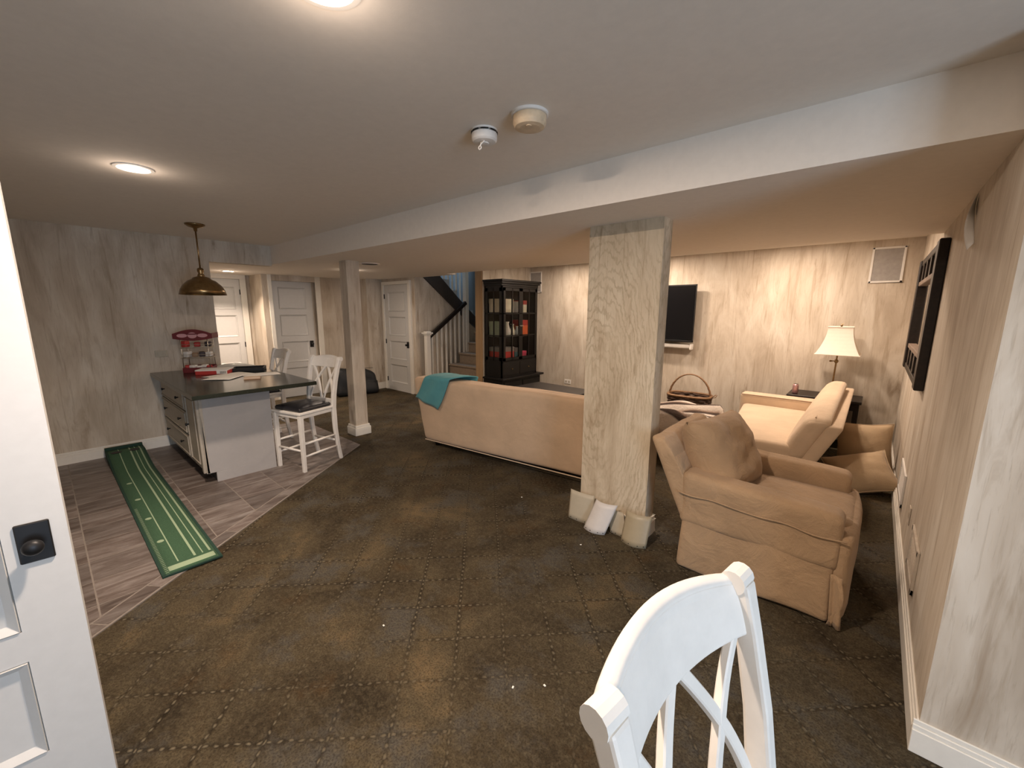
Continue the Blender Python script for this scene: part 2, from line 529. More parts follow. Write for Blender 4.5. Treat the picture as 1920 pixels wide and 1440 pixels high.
for y0, y1 in ((-1.0, -.94), (-.23, -.17), (.54, .60)): win.box(3.01, 3.09, y0, y1, 0, 2.12)
win.box(3.01, 3.09, -1.0, .6, 2.06, 2.12).box(3.01, 3.09, -1.0, .6, 0, .08)
struct('window_1', win, WHITE, 'white framed glazed patio door out of view', 'window')

# flat column and slim post
col_ = thing('wall_column', 'wide flat wallpapered column with wood burl print in the middle', 'column', (-1.3725, 2.80, 0), kind='structure')
part('shaft', MB().box(-.2725, .2725, -.07, .07, 0, ZS), WALLC, col_)
cb = MB()
for x0, x1, y0, y1 in ((-.29, .29, -.088, -.07), (-.29, .29, .07, .088), (-.29, -.2725, -.088, .088), (.2725, .29, -.088, .088)):
    cb.box(x0, x1, y0, y1, 0, .105).box(x0*.985, x1*.985, y0*.96, y1*.96, .105, .135)
part('baseboard', cb, WHITE, col_, .003)
post = thing('wall_post', 'slim square wallpapered post with a white base beside the stools', 'post', (-5.08, 2.68, 0), R(0), kind='structure')
part('shaft', MB().box(-.085, .085, -.085, .085, 0, ZS), WALL, post)
part('base_moulding', MB().box(-.112, .112, -.112, .112, 0, .105).box(-.102, .102, -.102, .102, .105, .135), WHITE, post, .004)

def baseboard(name, x0, y0, x1, y1, nx, ny, label, h=.135):
    """moulded board whose back is the line (x0,y0)-(x1,y1), standing out along (nx,ny)"""
    mb = MB()
    for t, a, b in ((.018, 0, h*.72), (.013, h*.72, h*.86), (.008, h*.86, h)):
        xs = sorted((x0, x1)) if nx == 0 else sorted((x0, x0+nx*t))
        ys = sorted((y0, y1)) if ny == 0 else sorted((y0, y0+ny*t))
        mb.box(xs[0], xs[1], ys[0], ys[1], a, b)
    return struct(name, mb, WHITE, label, 'baseboard', .002)
baseboard('baseboard_right', XR, 2.0, XR, YTV, -1, 0, 'long white baseboard running along the right wall')
baseboard('baseboard_near_right', XR-.018, 2.0, 3.0, 2.0, 0, -1, 'daylit moulded white baseboard at the bottom right corner')
baseboard('baseboard_far', -5.385, YTV, XR-.02, YTV, 0, -1, 'white baseboard under the television wall')
baseboard('baseboard_left', XK, -2.6, XK, .875, 1, 0, 'white baseboard of the kitchen wall behind the green mat')
baseboard('baseboard_hall', -7.72, 4.382, -7.72, 4.75, 1, 0, 'short white baseboard left of the white stair side door')
baseboard('baseboard_chase', -8.1, 4.40, -7.72, 4.40, 0, -1, 'short white baseboard on the boxed corner behind the black bag')

# tile floor of the kitchen: individual tiles and a border along the carpet edge
def clip(poly, a, b, c):
    """keep a*x+b*y<=c"""
    out = []
    for i in range(len(poly)):
        p, q = poly[i], poly[(i+1) % len(poly)]
        dp, dq = a*p[0]+b*p[1]-c, a*q[0]+b*q[1]-c
        if dp <= 0: out.append(p)
        if (dp < 0 < dq) or (dq < 0 < dp):
            t = dp/(dp-dq)
            out.append((p[0]+t*(q[0]-p[0]), p[1]+t*(q[1]-p[1])))
    return out
P0, P1 = Vector((-2.79, -.03)), Vector((-4.36, 2.09))
dv = (P1-P0).normalized(); nv = Vector((dv.y, -dv.x))           # nv points to the carpet side (+x)
C0 = nv.dot(P0)
YT0, YT1 = -1.2, 2.43
A = P0 + dv*((YT0-P0.y)/dv.y); B = P0 + dv*((YT1-P0.y)/dv.y)
tf = tag(part('floor_kitchen', MB().prism([(XK, YT0), (A.x, YT0), (B.x, YT1), (XK-.0, YT1)], 'z', -.02, .0062), GROUT),
         'brown grey wood look tile floor of the kitchen corner', 'floor', kind='structure')
ntile = 0
for i in range(-2, 14):
    for j in range(-4, 9):
        x1 = -3.10 - .30*i; x0 = x1-.30; y0 = .02 + .3225*j; y1 = y0+.3225
        g = .0042
        poly = [(x0+g, y0+g), (x1-g, y0+g), (x1-g, y1-g), (x0+g, y1-g)]
        poly = clip(poly, nv.x, nv.y, C0-.115)
        poly = clip(poly, -1, 0, -XK); poly = clip(poly, 0, 1, YT1); poly = clip(poly, 0, -1, -YT0)
        if len(poly) < 3: continue
        area = abs(sum(poly[k][0]*poly[(k+1) % len(poly)][1]-poly[(k+1) % len(poly)][0]*poly[k][1] for k in range(len(poly))))/2
        if area < .0015: continue
        part('tile', MB().prism(poly, 'z', 0, .007+random.uniform(-.0006, .0006)), TILE, tf); ntile += 1
L = (B-A).length; s_ = 0
while s_ < L-.02:
    e_ = min(L, s_+.31)
    a, b = A+dv*(s_+.005), A+dv*(e_-.005)
    poly = [(a.x-nv.x*.014, a.y-nv.y*.014), (b.x-nv.x*.014, b.y-nv.y*.014), (b.x-nv.x*.102, b.y-nv.y*.102), (a.x-nv.x*.102, a.y-nv.y*.102)]
    part('border_tile', MB().prism(poly, 'z', 0, .0075), TILE, tf)
    s_ = e_

# ------------------------------------------------------------------ doors
def door(name, W, H, loc, rotz, label, knob_x, npan=4, T=.04, stile=.12, rail=.108, bot=.165, top=.14, casing=None, hinges=None, knob=True, knob_z=.95, knob_side=1, mat=None):
    """front face at y=0 looking to -y; width along +x"""
    mat = mat or DOORP
    d = thing(name, label, 'door', loc, rotz, kind='structure')
    ph = (H-bot-top-rail*(npan-1))/npan
    sl = MB().box(0, stile, 0, T, 0, H).box(W-stile, W, 0, T, 0, H)
    z = 0
    zs = []
    sl.box(stile, W-stile, 0, T, 0, bot); z = bot
    for k in range(npan):
        zs.append((z, z+ph)); z += ph
        h_ = rail if k < npan-1 else top
        sl.box(stile, W-stile, 0, T, z, z+h_); z += h_
    slab = part('slab', sl, mat, d)
    for a, b in zs:
        mb = MB(); x0, x1 = stile, W-stile
        o = .016; m_ = .03
        # moulding ring rising to a flat raised panel
        ring = [((x0, a), (x1, b), .014), ((x0+.004, a+.004), (x1-.004, b-.004), -.004), ((x0+.014, a+.014), (x1-.014, b-.014), .004), ((x0+.026, a+.026), (x1-.026, b-.026), .014)]
        vs_ = []
        for (p, q, y) in ring: vs_ += [(p[0], y, p[1]), (q[0], y, p[1]), (q[0], y, q[1]), (p[0], y, q[1])]
        fs_ = [(4*r+i, 4*r+(i+1) % 4, 4*r+4+(i+1) % 4, 4*r+4+i) for r in range(3) for i in range(4)] + [(12, 13, 14, 15)]
        mb.add(vs_, fs_)
        mb.box(x0, x1, .0145, T-.008, a, b)
        part('panel', mb, mat, slab)
    if knob:
        kp = part('knob_plate', MB().box(knob_x-.036, knob_x+.036, -.008, 0, knob_z-.062, knob_z+.062), BLACKM, d, .003)
        prof = [(.009, 0), (.009, .022), (.016, .027), (.023, .037), (.024, .045), (.018, .053), (.006, .057)]
        kn = part('knob', MB().lathe(prof, 20), BLACKM, kp, smooth=True, loc=(knob_x, -.006, knob_z), rot=(R(90), 0, 0))
    if casing:
        cw = casing
        part('casing', MB().box(-cw, -.004, -.022, .03, 0, H+.004), WHITE, d, .003)
        part('casing', MB().box(W+.004, W+cw, -.022, .03, 0, H+.004), WHITE, d, .003)
        part('casing', MB().box(-cw, W+cw, -.024, .03, H+.004, H+cw*.9), WHITE, d, .003)
    if hinges is not None:
        for hz in (.22, 1.0, H-.22):
            part('hinge', MB().tube([(hinges, -.008, hz-.045), (hinges, -.008, hz+.045)], .008, 8).box(hinges-.012, hinges+.012, -.003, 0, hz-.045, hz+.045), BLACKM, d)
    return d
# near door at the left edge of the picture (stands open, face towards +x)
door('door_4', .76, 2.03, (-1.892, -.777, 0), R(85), 'open white panelled door with black knob plate at the left edge', .76-.0705, stile=.133, bot=.2475, rail=.102, top=.156, knob_z=.956)
door('door_3', .82, 2.12, (-7.60, 4.728, 0), 0, 'cream four panel door between boxed corner and stair rail', .82-.065, casing=.075, hinges=-.002, knob_z=.96)
door('door_2', .72, 2.17, (-8.215, 2.82, 0), R(90), 'shadowed grey white panelled door behind the far stool', .72-.07, knob_z=.98)
part('casing', MB().box(-.075, -.012, -.125, -.09, 0, 2.24), WHITE, bpy.data.objects['door_2'], .003)
part('casing', MB().box(.745, .84, -.13, -.10, 0, 2.24), WHITE, bpy.data.objects['door_2'], .003)
door('door_1', .62, 2.16, (-8.69, 1.86, 0), R(90), 'brightly lit white panelled door in the nook under downlight', .05, casing=.10, hinges=.622, stile=.09, knob_z=.98)

# ------------------------------------------------------------------ recessed lights
LENS = emis('downlight_lens', (1, .86, .66), 16)
def downlight(loc, energy, label, spread=180, r=.075, color=WARM):
    d = thing('recessed_light', label, 'recessed light', loc, group='recessed ceiling lights')
    ring = MB().lathe([(r+.022, 0), (r+.022, -.006), (r+.004, -.008), (r, -.002), (r, 0)], 36)
    part('trim_ring', ring, PLASTW, d, smooth=False)
    part('lens', MB().lathe([(r-.001, -.001), (r-.001, -.004)], 36), LENS, d)
    lamp('downlight_bulb', 'AREA', (loc[0], loc[1], loc[2]-.012), energy, color, shape='DISK', size=.13, spread=R(spread))
    lamp('downlight_glow', 'POINT', (loc[0], loc[1], loc[2]-.10), min(energy, 12)*.05, color, shadow_soft_size=.07)
    return d
downlight((-3.48, .505, ZC), 11, 'round glowing recessed light in the ceiling near the pendant', 130)
downlight((-1.18, .60, ZC), 27, 'round recessed light just beyond the top of the picture')
downlight((-7.93, 2.13, ZS), 11, 'round glowing recessed light in the low hall ceiling', 115)
downlight((-.90, 5.95, ZC), 10, 'hidden recessed light over the lamp end of the television wall')
downlight((-2.62, 6.0, ZC), 10, 'hidden recessed light above the television')
downlight((-4.15, 5.95, ZC), 10, 'hidden recessed light beside the dark hutch')
downlight((-.75, 5.1, ZC), 9, 'hidden recessed light above the loveseat')
downlight((-2.62, 5.1, ZC), 9, 'hidden recessed light between sofa and television')
downlight((-6.18, 3.3, ZS), 8, 'added fill light in the low ceiling, unseen behind the slim post')  # invented lamp, tucked behind the post to brighten the stair door and hall
downlight((.9, -1.3, ZC), 12, 'added fill light behind the viewer near the patio door')  # invented lamp out of view, extra fill for the near end of the room

# ------------------------------------------------------------------ pendant, detectors, vents, plates
pd = thing('pendant_lamp', 'aged brass dome pendant lamp hanging above the island', 'pendant lamp', (-5.26, 1.17, 0))
part('canopy', MB().lathe([(.085, ZC), (.085, ZC-.012), (.06, ZC-.03), (.018, ZC-.04), (.014, ZC-.07)], 32), BRASS, pd, smooth=True)
part('rod', MB().tube([(0, 0, ZC-.06), (0, 0, 2.04)], .0075, 10), BRASS, pd, smooth=True)
part('socket', MB().lathe([(.014, 2.055), (.028, 2.045), (.03, 2.02), (.022, 2.0), (.03, 1.985), (.036, 1.965)], 24), BRASS, pd, smooth=True)
prof = [(.036, 1.97), (.075, 1.955), (.085, 1.94), (.12, 1.925), (.165, 1.88), (.19, 1.835), (.203, 1.785)]
part('shade', MB().lathe(prof + [(r-.004, z+.001) for r, z in reversed(prof)], 48), BRASS, pd, smooth=True)
part('bulb', MB().lathe([(.012, 1.96), (.014, 1.93), (.028, 1.90), (.03, 1.87), (.018, 1.845), (.004, 1.84)], 20), PLASTW, pd, smooth=True)

sd = thing('smoke_detector', 'small white round smoke detector with slots and a dangling pull tab', 'smoke detector', (-1.50, 1.507, ZC))
part('base_ring', MB().lathe([(.062, 0), (.062, -.008)], 36), PLASTW, sd)
part('body', MB().lathe([(.046, -.008), (.046, -.016), (.060, -.016), (.060, -.044), (.052, -.052), (.03, -.056)], 36), PLASTW, sd, .001)
sl = MB()
for k in range(8):
    a = k*math.pi/4
    sl.box(.0, 0, 0, 0, 0, 0) if False else sl.tube([(.0605*math.cos(a+t), .0605*math.sin(a+t), -.012) for t in (-.3, -.15, 0, .15, .3)], .003, 5)
part('vent_slot', sl, BLACKM, sd)
part('test_button', MB().lathe([(.022, -.056), (.022, -.060), (.012, -.062)], 24), PLASTW, sd)
part('pull_tab', MB().tube([(.02, -.02, -.055), (.015, -.035, -.07), (.01, -.04, -.08)], .003, 6).tube([(.01+.008*math.cos(a*.785), -.04, -.088+.008*math.sin(a*.785)) for a in range(8)], .003, 5, True), PLASTW, sd)
s2 = thing('smoke_detector', 'larger yellowed round smoke detector on a white ring', 'smoke detector', (-1.232, 1.514, ZC))
part('base_ring', MB().lathe([(.080, 0), (.080, -.010), (.076, -.012)], 40), PLASTW, s2)
part('body', MB().lathe([(.072, -.012), (.072, -.042), (.064, -.056), (.045, -.060), (.02, -.061)], 40), PLASTY, s2, .001)
part('test_button', MB().lathe([(.012, -.061), (.012, -.064)], 20, (.02, -.03, 0)), PLASTY, s2)

t = thing('ceiling_vent', 'flat round grey vent in the soffit beside the slim post', 'vent', (-5.14, 3.0, ZS))
part('rim', MB().lathe([(.13, 0), (.13, -.008), (.11, -.010), (.11, 0)], 36), PAINT, t)
mb = MB()
for k in range(1, 5): mb.lathe([(.024*k+.004, -.004), (.024*k+.004, -.009), (.024*k-.008, -.009), (.024*k-.008, -.004)], 28)
part('louvre', mb, pm('vent_grey', (.12, .10, .085), .6), t)

def plate(name, loc, rotz, w_, h_, label, cat, slots=2, mat=None, group=None):
    """flush plate in local xz plane facing -y"""
    o = thing(name, label, cat, loc, rotz, group)
    part('cover', MB().box(-w_/2, w_/2, -.007, 0, -h_/2, h_/2), mat or PLASTW, o, .003)
    for k in range(slots):
        cx = (k-(slots-1)/2)*w_/max(1, slots)*.9
        part('socket', MB().box(cx-.014, cx+.014, -.009, -.006, -.02, .02), BEIGEP, o, .002)
    return o
plate('outlet', (-4.42, YTV, .27), 0, .15, .085, 'white outlet plate low on the wall above the coffee table', 'outlet')
plate('outlet', (XK, .92, 1.12), R(90), .12, .075, 'beige outlet plate on the kitchen wall above the island', 'outlet', mat=BEIGEP)
plate('outlet', (XR, 3.46, .39), R(-90), .07, .115, 'small outlet plate low on the right wall between two registers', 'outlet', 1, mat=WALL)

def register(loc, W, H, label, mat):
    o = thing('wall_register', label, 'register', loc, R(-90))
    mb = MB().box(-W/2, W/2, -.012, 0, H/2-.03, H/2).box(-W/2, W/2, -.012, 0, -H/2, -H/2+.03).box(-W/2, -W/2+.03, -.012, 0, -H/2, H/2).box(W/2-.03, W/2, -.012, 0, -H/2, H/2)
    part('frame', mb, mat, o, .002)
    n = 9
    for k in range(n):
        z = -H/2+.035+(H-.07)*(k+.5)/n
        part('slat', MB().prism([(-.008, z-.008), (-.006, z-.009), (-.001, z+.006), (-.003, z+.007)], 'x', -W/2+.028, W/2-.028), mat, o)
    return o
register((XR, 4.33, .33), .52, .25, 'white wall register beside the floor cushions', PLASTW)
register((XR, 2.94, .345), .38, .235, 'beige wall register papered like the right wall near armchair', WALL)

mb = MB().sheet(lambda u, v: (XR-.003-.035*math.sin(v*2.6)*u, 3.17-.20*v*(1-.2*u)-.03*u, 2.17-.20*v+.09*u*(1-v)-.03*u), 4, 8, .0012)
tag(part('wallpaper_flap', mb, PLASTW, smooth=True), 'curled pale flap of torn wallpaper high on the right wall', 'wallpaper')

def wall_speaker(x, z, W, H, label):
    o = thing('wall_speaker', label, 'speaker', (x, YTV, z), 0, 'in-wall speakers')
    mb = MB().box(-W/2, W/2, -.014, 0, H/2-.022, H/2).box(-W/2, W/2, -.014, 0, -H/2, -H/2+.022).box(-W/2, -W/2+.022, -.014, 0, -H/2, H/2).box(W/2-.022, W/2, -.014, 0, -H/2, H/2)
    part('frame', mb, PLASTW, o, .003)
    part('grille', MB().box(-W/2+.02, W/2-.02, -.009, -.002, -H/2+.02, H/2-.02), pm('speaker_grille', (.36, .34, .32), .7, bump=.5, bsc=900), o)
wall_speaker(.005, 2.19, .30, .41, 'white framed wall speaker high beside the dark wall frame')
wall_speaker(-5.245, 2.19, .30, .41, 'white framed wall speaker partly hidden behind the dark hutch')

# ------------------------------------------------------------------ stairs
st = thing('staircase', 'carpeted stairs with white balusters and dark handrail in the back left', 'staircase', (-6.0, 5.3, 0))
SX, SY = -6.0, 5.3
STC = pm('stair_carpet', (.26, .20, .145), .95, var=.12, bump=.5, bsc=180)
noz = [(4.89, .165), (5.16, .365), (5.43, .565), (5.70, .77), (5.95, .97), (6.15, 1.18), (6.35, 1.4)]
for k, (y, z) in enumerate(noz):
    y1 = noz[k+1][0] if k < len(noz)-1 else 7.4
    part('step', MB().box(-.45, .425, y-SY, y1-SY+.02, 0, z-.03).box(-.45, .425, y-SY-.03, y1-SY+.02, z-.035, z), STC, st, .008, seg=2)
part('landing', MB().box(-1.68, -.45, 6.35-SY, 7.4-SY, 1.25, 1.4), STC, st)
# upper flight returning towards the viewer
up_ = [(6.22, 1.63), (6.0, 1.83), (5.78, 2.03), (5.58, 2.24), (5.36, 2.44), (5.14, 2.65), (4.92, 2.86)]
DARKS = pm('stair_stringer', (.035, .026, .021), .6)
for k, (y, z) in enumerate(up_):
    y0 = up_[k+1][0] if k < len(up_)-1 else 4.88
    part('upper_step', MB().box(-1.66, -.58, y0-SY, y-SY, z-.2, z).box(-.60, -.572, y0-SY, y-SY, z-.19, z), pm('upper_step_paint', (.42, .45, .47), .6), st)
part('stringer', MB().prism([(6.3-SY, 1.26), (5.76-SY, 1.62), (4.88-SY, 2.30), (4.88-SY, 2.70), (5.3-SY, 2.32), (5.78-SY, 1.90), (6.3-SY, 1.48)], 'x', -.60, -.56), DARKS, st)
nw = part('newel', MB().box(-.495, -.405, -.45, -.36, 0, 1.16).box(-.51, -.39, -.465, -.345, 1.16, 1.185).box(-.53, -.37, -.485, -.325, 1.185, 1.215).box(-.50, -.40, -.455, -.355, 1.215, 1.235), WHITE, st, .004)
part('newel', MB().box(-.52, -.43, .58, .67, .6, 2.75), WHITE, st, .003)
part('handrail', MB().bar([(-.45, -.40, 1.10), (-.45, .60, 1.79)], .065, .075, (1, 0, 0)), DARKW, st, .012, seg=2)
for k in range(8):
    y = -.30 + k*.118
    zt = 1.10 + (y+.40)*.69 - .03
    zb = [z for (yy, z) in noz if yy-SY-.03 <= y][-1] if y > -.44 else 0
    part('baluster', MB().box(-.468, -.432, y-.018, y+.018, zb, zt), WHITE, st, .002)
for k in range(9):
    y = 5.86-SY - k*.105
    zb = [z for (yy, z) in up_ if yy-SY >= y]
    zb = zb[-1] if zb else 1.63
    part('baluster', MB().box(-.598, -.562, y-.018, y+.018, zb, zb+.95), WHITE, st, .002)

# ------------------------------------------------------------------ sofa seen from behind
sf = thing('sofa', 'long tan sofa turned with its plain back to the viewer', 'sofa', (-4.02, 2.985, 0), R(6.5))
SL = 2.22
def back_def(p, q):
    f = p.z/.86
    y = p.y - .12*f + (.02*math.sin(q[0]*1.5) if q[1] < 0 else 0)
    x = p.x + (-.055*f if q[0] < -.5 else (.055*f if q[0] > .5 else 0))*abs(q[0])
    n_ = noise.noise((p.x*3, p.z*3, p.y*3))*.006
    return (x, y+n_, p.z + .012*noise.noise((p.x*2.2, 1, 1))*(1 if q[2] > .8 else 0))
part('back', MB().soft(0, SL, 0, .24, .075, .865, .055, 10, 4, back_def), SOFA, sf, smooth=True)
part('arm', MB().soft(.0, .22, .16, .95, .075, .62, .05, 5, 3), SOFA, sf, smooth=True)
part('arm', MB().soft(SL-.22, SL, .16, .95, .075, .62, .05, 5, 3), SOFA, sf, smooth=True)
part('seat_base', MB().soft(.20, SL-.20, .2, .92, .075, .32, .03, 5, 3), SOFA, sf, smooth=True)
for k in range(3):
    a = .22+k*(SL-.44)/3
    part('seat_cushion', MB().soft(a+.004, a+(SL-.44)/3-.004, .2, .95, .30, .47, .05, 5, 3), SOFA, sf, smooth=True)
for x, y in ((.12, .08), (SL-.12, .08), (.12, .85), (SL-.12, .85)):
    part('foot', MB().lathe([(.03, 0), (.035, .04), (.04, .085)], 14, (x, y, 0)), DARKW, sf, smooth=True)
part('welt', MB().tube([(x*SL/24, -.012, .078) for x in range(25)], .006, 6), LOVE, sf)

# towel over its left end
TEAL = fabric('teal_towel', (.10, .31, .335), .10, 500, .95, .3)
def towel(u, v):
    # v: 0 seat side .. 1 hanging end on the outer back; u across
    L_ = v*.86
    xa = .36 + .37*u
    skew = -.40*max(0, (v-.30)/.70) - .25*max(0, .3-v)
    if L_ < .20:
        y = .175 - .05*(L_/.20); z = .72 + L_*.85
    elif L_ < .50:
        a = (L_-.20)/.30*math.pi
        y = -.012 + .152*math.cos(a) - .002; z = .884 + .034*math.sin(a)**.8
    else:
        d = L_-.50
        y = -.168 + d*.13 - .010*math.sin(u*9+v*4); z = .880 - d*(.72+.28*u)
    return (xa+skew+.012*math.sin(v*9), y, z + .006*noise.noise((u*4, v*4, 0)))
tw = tag(part('towel', MB().sheet(towel, 14, 30, .010), TEAL, smooth=True, loc=sf.location, rot=sf.rotation_euler), 'teal towel draped askew over the left end of the sofa back', 'towel')

# ------------------------------------------------------------------ dark hutch with glass doors
cb = thing('display_hutch', 'black stained hutch with glass doors in the corner by the stairs', 'cabinet', (-5.36, 5.36, 0))
# local: x 0..0.42 depth (front +x), y 0..1.0 width
CW, CDp = 1.0, .42
part('base', MB().box(0, .47, -.04, 1.06, 0, .40), BLACKW, cb, .004)
part('base_top', MB().box(0, .52, -.07, 1.12, .40, .435), BLACKW, cb, .006)
for k in range(2):
    d_ = part('base_drawer', MB().box(.47, .485, .0+k*.52, .50+k*.52, .06, .36), BLACKW, cb, .004)
    part('knob', MB().lathe([(.006, 0), (.006, .012), (.013, .018), (.01, .026)], 12), BRASS, d_, loc=(.485, .25+k*.52, .21), rot=(0, R(90), 0))
part('back_panel', MB().box(0, .015, 0, CW, .435, 2.12), BLACKW, cb)
part('side_frame', MB().box(0, CDp, CW-.02, CW, .435, 2.12), BLACKW, cb)
part('floor_panel', MB().box(.015, CDp-.02, .02, CW-.02, .72, .745), BLACKW, cb)
part('shelf', MB().box(.015, CDp-.03, .02, CW-.02, 1.15, 1.17), BLACKW, cb)
part('shelf', MB().box(.015, CDp-.03, .02, CW-.02, 1.58, 1.60), BLACKW, cb)
part('cornice', MB().box(0, CDp+.01, -.01, CW+.01, 2.06, 2.10).box(0, CDp+.035, -.03, CW+.035, 2.10, 2.135).box(0, CDp+.055, -.05, CW+.055, 2.135, 2.17), BLACKW, cb, .003)
for k in range(2):
    d_ = part('drawer', MB().box(CDp-.02, CDp+.004, .03+k*.475, .495+k*.475, .47, .70), BLACKW, cb, .004)
    part('knob', MB().lathe([(.006, 0), (.006, .012), (.013, .018), (.01, .026)], 12), BRASS, d_, loc=(CDp+.004, .262+k*.475, .585), rot=(0, R(90), 0))
part('face_frame', MB().box(CDp-.02, CDp, 0, .03, .435, 2.06).box(CDp-.02, CDp, CW-.03, CW, .435, 2.06).box(CDp-.02, CDp, 0, CW, .70, .735).box(CDp-.02, CDp, 0, CW, 2.03, 2.06).box(CDp-.02, CDp, 0, CW, .435, .47), BLACKW, cb, .002)
tg = NT('glass'); tg.b.inputs['Transmission Weight'].default_value = 1; tg.b.inputs['IOR'].default_value = 1.12
GLASS = tg.fin((.95, .97, .96), .02)
Z0, Z1 = .745, 2.025
def lattice(mb, a0, a1, fr, put):
    put(mb, a0, a0+fr, Z0, Z1); put(mb, a1-fr, a1, Z0, Z1); put(mb, a0, a1, Z0, Z0+fr); put(mb, a0, a1, Z1-fr, Z1)
    m_ = (a0+a1)/2
    put(mb, m_-.009, m_+.009, Z0, Z1)
    for k in (1, 2):
        z = Z0+fr+(Z1-Z0-2*fr)*k/3
        put(mb, a0, a1, z-.009, z+.009)
def panes(a0, a1, fr):
    m_ = (a0+a1)/2; out = []
    for lo, hi in ((a0+fr, m_-.009), (m_+.009, a1-fr)):
        for k in range(3):
            h_ = (Z1-Z0-2*fr)/3
            out.append((lo, hi, Z0+fr+h_*k+.009*(k > 0), Z0+fr+h_*(k+1)-.009*(k < 2)))
    return out
for k in range(2):
    a0, a1 = .032+k*.469, .499+k*.469
    mb = MB(); lattice(mb, a0, a1, .05, lambda m, p, q, r_, s: m.box(CDp-.004, CDp+.018, p, q, r_, s))
    d_ = part('glass_door', mb, BLACKW, cb)
    for (lo, hi, za, zb) in panes(a0, a1, .05):
        part('pane', MB().box(CDp+.004, CDp+.007, lo, hi, za, zb), GLASS, d_)
    kx = a1-.022 if k == 0 else a0+.022
    part('knob', MB().lathe([(.006, 0), (.006, .014), (.014, .02), (.01, .03)], 14), NICKEL, d_, loc=(CDp+.018, kx, 1.36), rot=(0, R(90), 0))
mb = MB(); lattice(mb, 0.02, CDp, .06, lambda m, p, q, r_, s: m.box(p, q, -.002, .018, r_, s)); mb.box(0, CDp, 0, .02, .435, .745).box(0, CDp, 0, .02, 2.02, 2.12).box(0, .03, 0, .02, .7, 2.1)
s_ = part('side_frame', mb, BLACKW, cb)
for (lo, hi, za, zb) in panes(.02, CDp, .06):
    part('pane', MB().box(lo, hi, .006, .009, za, zb), GLASS, s_)
# things inside
def cm(name, c, rough=.6): return pm(name, c, rough, var=.05)
hx, hy = -5.36, 5.36
RED = cm('box_red', (.42, .03, .025)); CREAM = cm('box_cream', (.62, .56, .44)); GREENP = cm('box_sage', (.30, .36, .26)); PINK = cm('box_pink', (.60, .05, .12))
ORNG = cm('box_orange', (.62, .12, .03)); WHT = cm('box_white', (.70, .68, .64)); TEALB = cm('box_teal', (.06, .16, .18)); GRY = cm('box_grey', (.20, .19, .18))
def carton(name, x0, x1, y0, y1, z0, z1, m, m2, label, cat='box'):
    o = thing(name, label, cat, (hx+(x0+x1)/2, hy+(y0+y1)/2, z0), 0, 'things kept inside the hutch')
    ax, ay, h_ = (x1-x0)/2, (y1-y0)/2, z1-z0
    part('carton', MB().box(-ax, ax, -ay, ay, 0, h_*.72), m, o, .003)
    part('lid', MB().box(-ax-.003, ax+.003, -ay-.003, ay+.003, h_*.66, h_), m2, o, .003)
carton('photo_box', .06, .34, .05, .40, 1.60, 1.84, CREAM, CREAM, 'tall cream box at the left of the hutch top shelf')
carton('photo_box', .05, .36, .46, .62, 1.60, 1.80, WHT, WHT, 'white box in the middle of the hutch top shelf')
carton('photo_box', .12, .36, .66, .76, 1.60, 1.82, CREAM, RED, 'cream box with red lid at the right of hutch top shelf')
carton('game_box', .06, .32, .05, .22, 1.17, 1.44, GREENP, GREENP, 'sage green box on the hutch middle shelf left corner')
carton('game_box', .10, .36, .64, .82, 1.17, 1.46, ORNG, RED, 'orange red box standing on the hutch middle shelf')
carton('game_box', .05, .38, .06, .38, .745, .98, RED, GRY, 'dark red box at the bottom left inside the hutch')
carton('game_box', .16, .38, .60, .74, .745, .88, PINK, PINK, 'bright pink box at the bottom right inside hutch')
carton('game_box', .10, .38, .42, .56, .745, .95, TEALB, GRY, 'dark teal box in the middle of the hutch bottom shelf')
def vase(x, y, z, m, label, s=1):
    mb = MB().lathe([(.03*s, 0), (.05*s, .03*s), (.055*s, .08*s), (.03*s, .15*s), (.022*s, .19*s), (.032*s, .22*s)], 20)
    tag(part('vase', mb, m, smooth=True, loc=(hx+x, hy+y, z)), label, 'vase', 'things kept inside the hutch')
vase(.28, .30, 1.17, WHT, 'white porcelain vase on the hutch middle shelf near left', 1.2)
vase(.30, .42, 1.17, CREAM, 'cream porcelain vase in the centre of the hutch middle shelf', 1.0)
vase(.30, .55, 1.17, WHT, 'small white vase beside the orange box in hutch', .8)

# ------------------------------------------------------------------ coffee table
ct = thing('coffee_table', 'low black coffee table behind the sofa back', 'coffee table', (-3.66, 5.09, 0), R(-2))
part('tabletop', MB().box(-.56, .56, -.37, .37, .415, .45), TABLEW, ct, .004)
part('apron', MB().box(-.52, .52, -.33, -.31, .34, .415).box(-.52, .52, .31, .33, .34, .415).box(-.52, -.50, -.33, .33, .34, .415).box(.50, .52, -.33, .33, .34, .415), TABLEW, ct)
for sx in (-1, 1):
    for sy in (-1, 1):
        part('leg', MB().box(sx*.515-.035, sx*.515+.035, sy*.33-.03, sy*.33+.03, 0, .415), TABLEW, ct, .003)

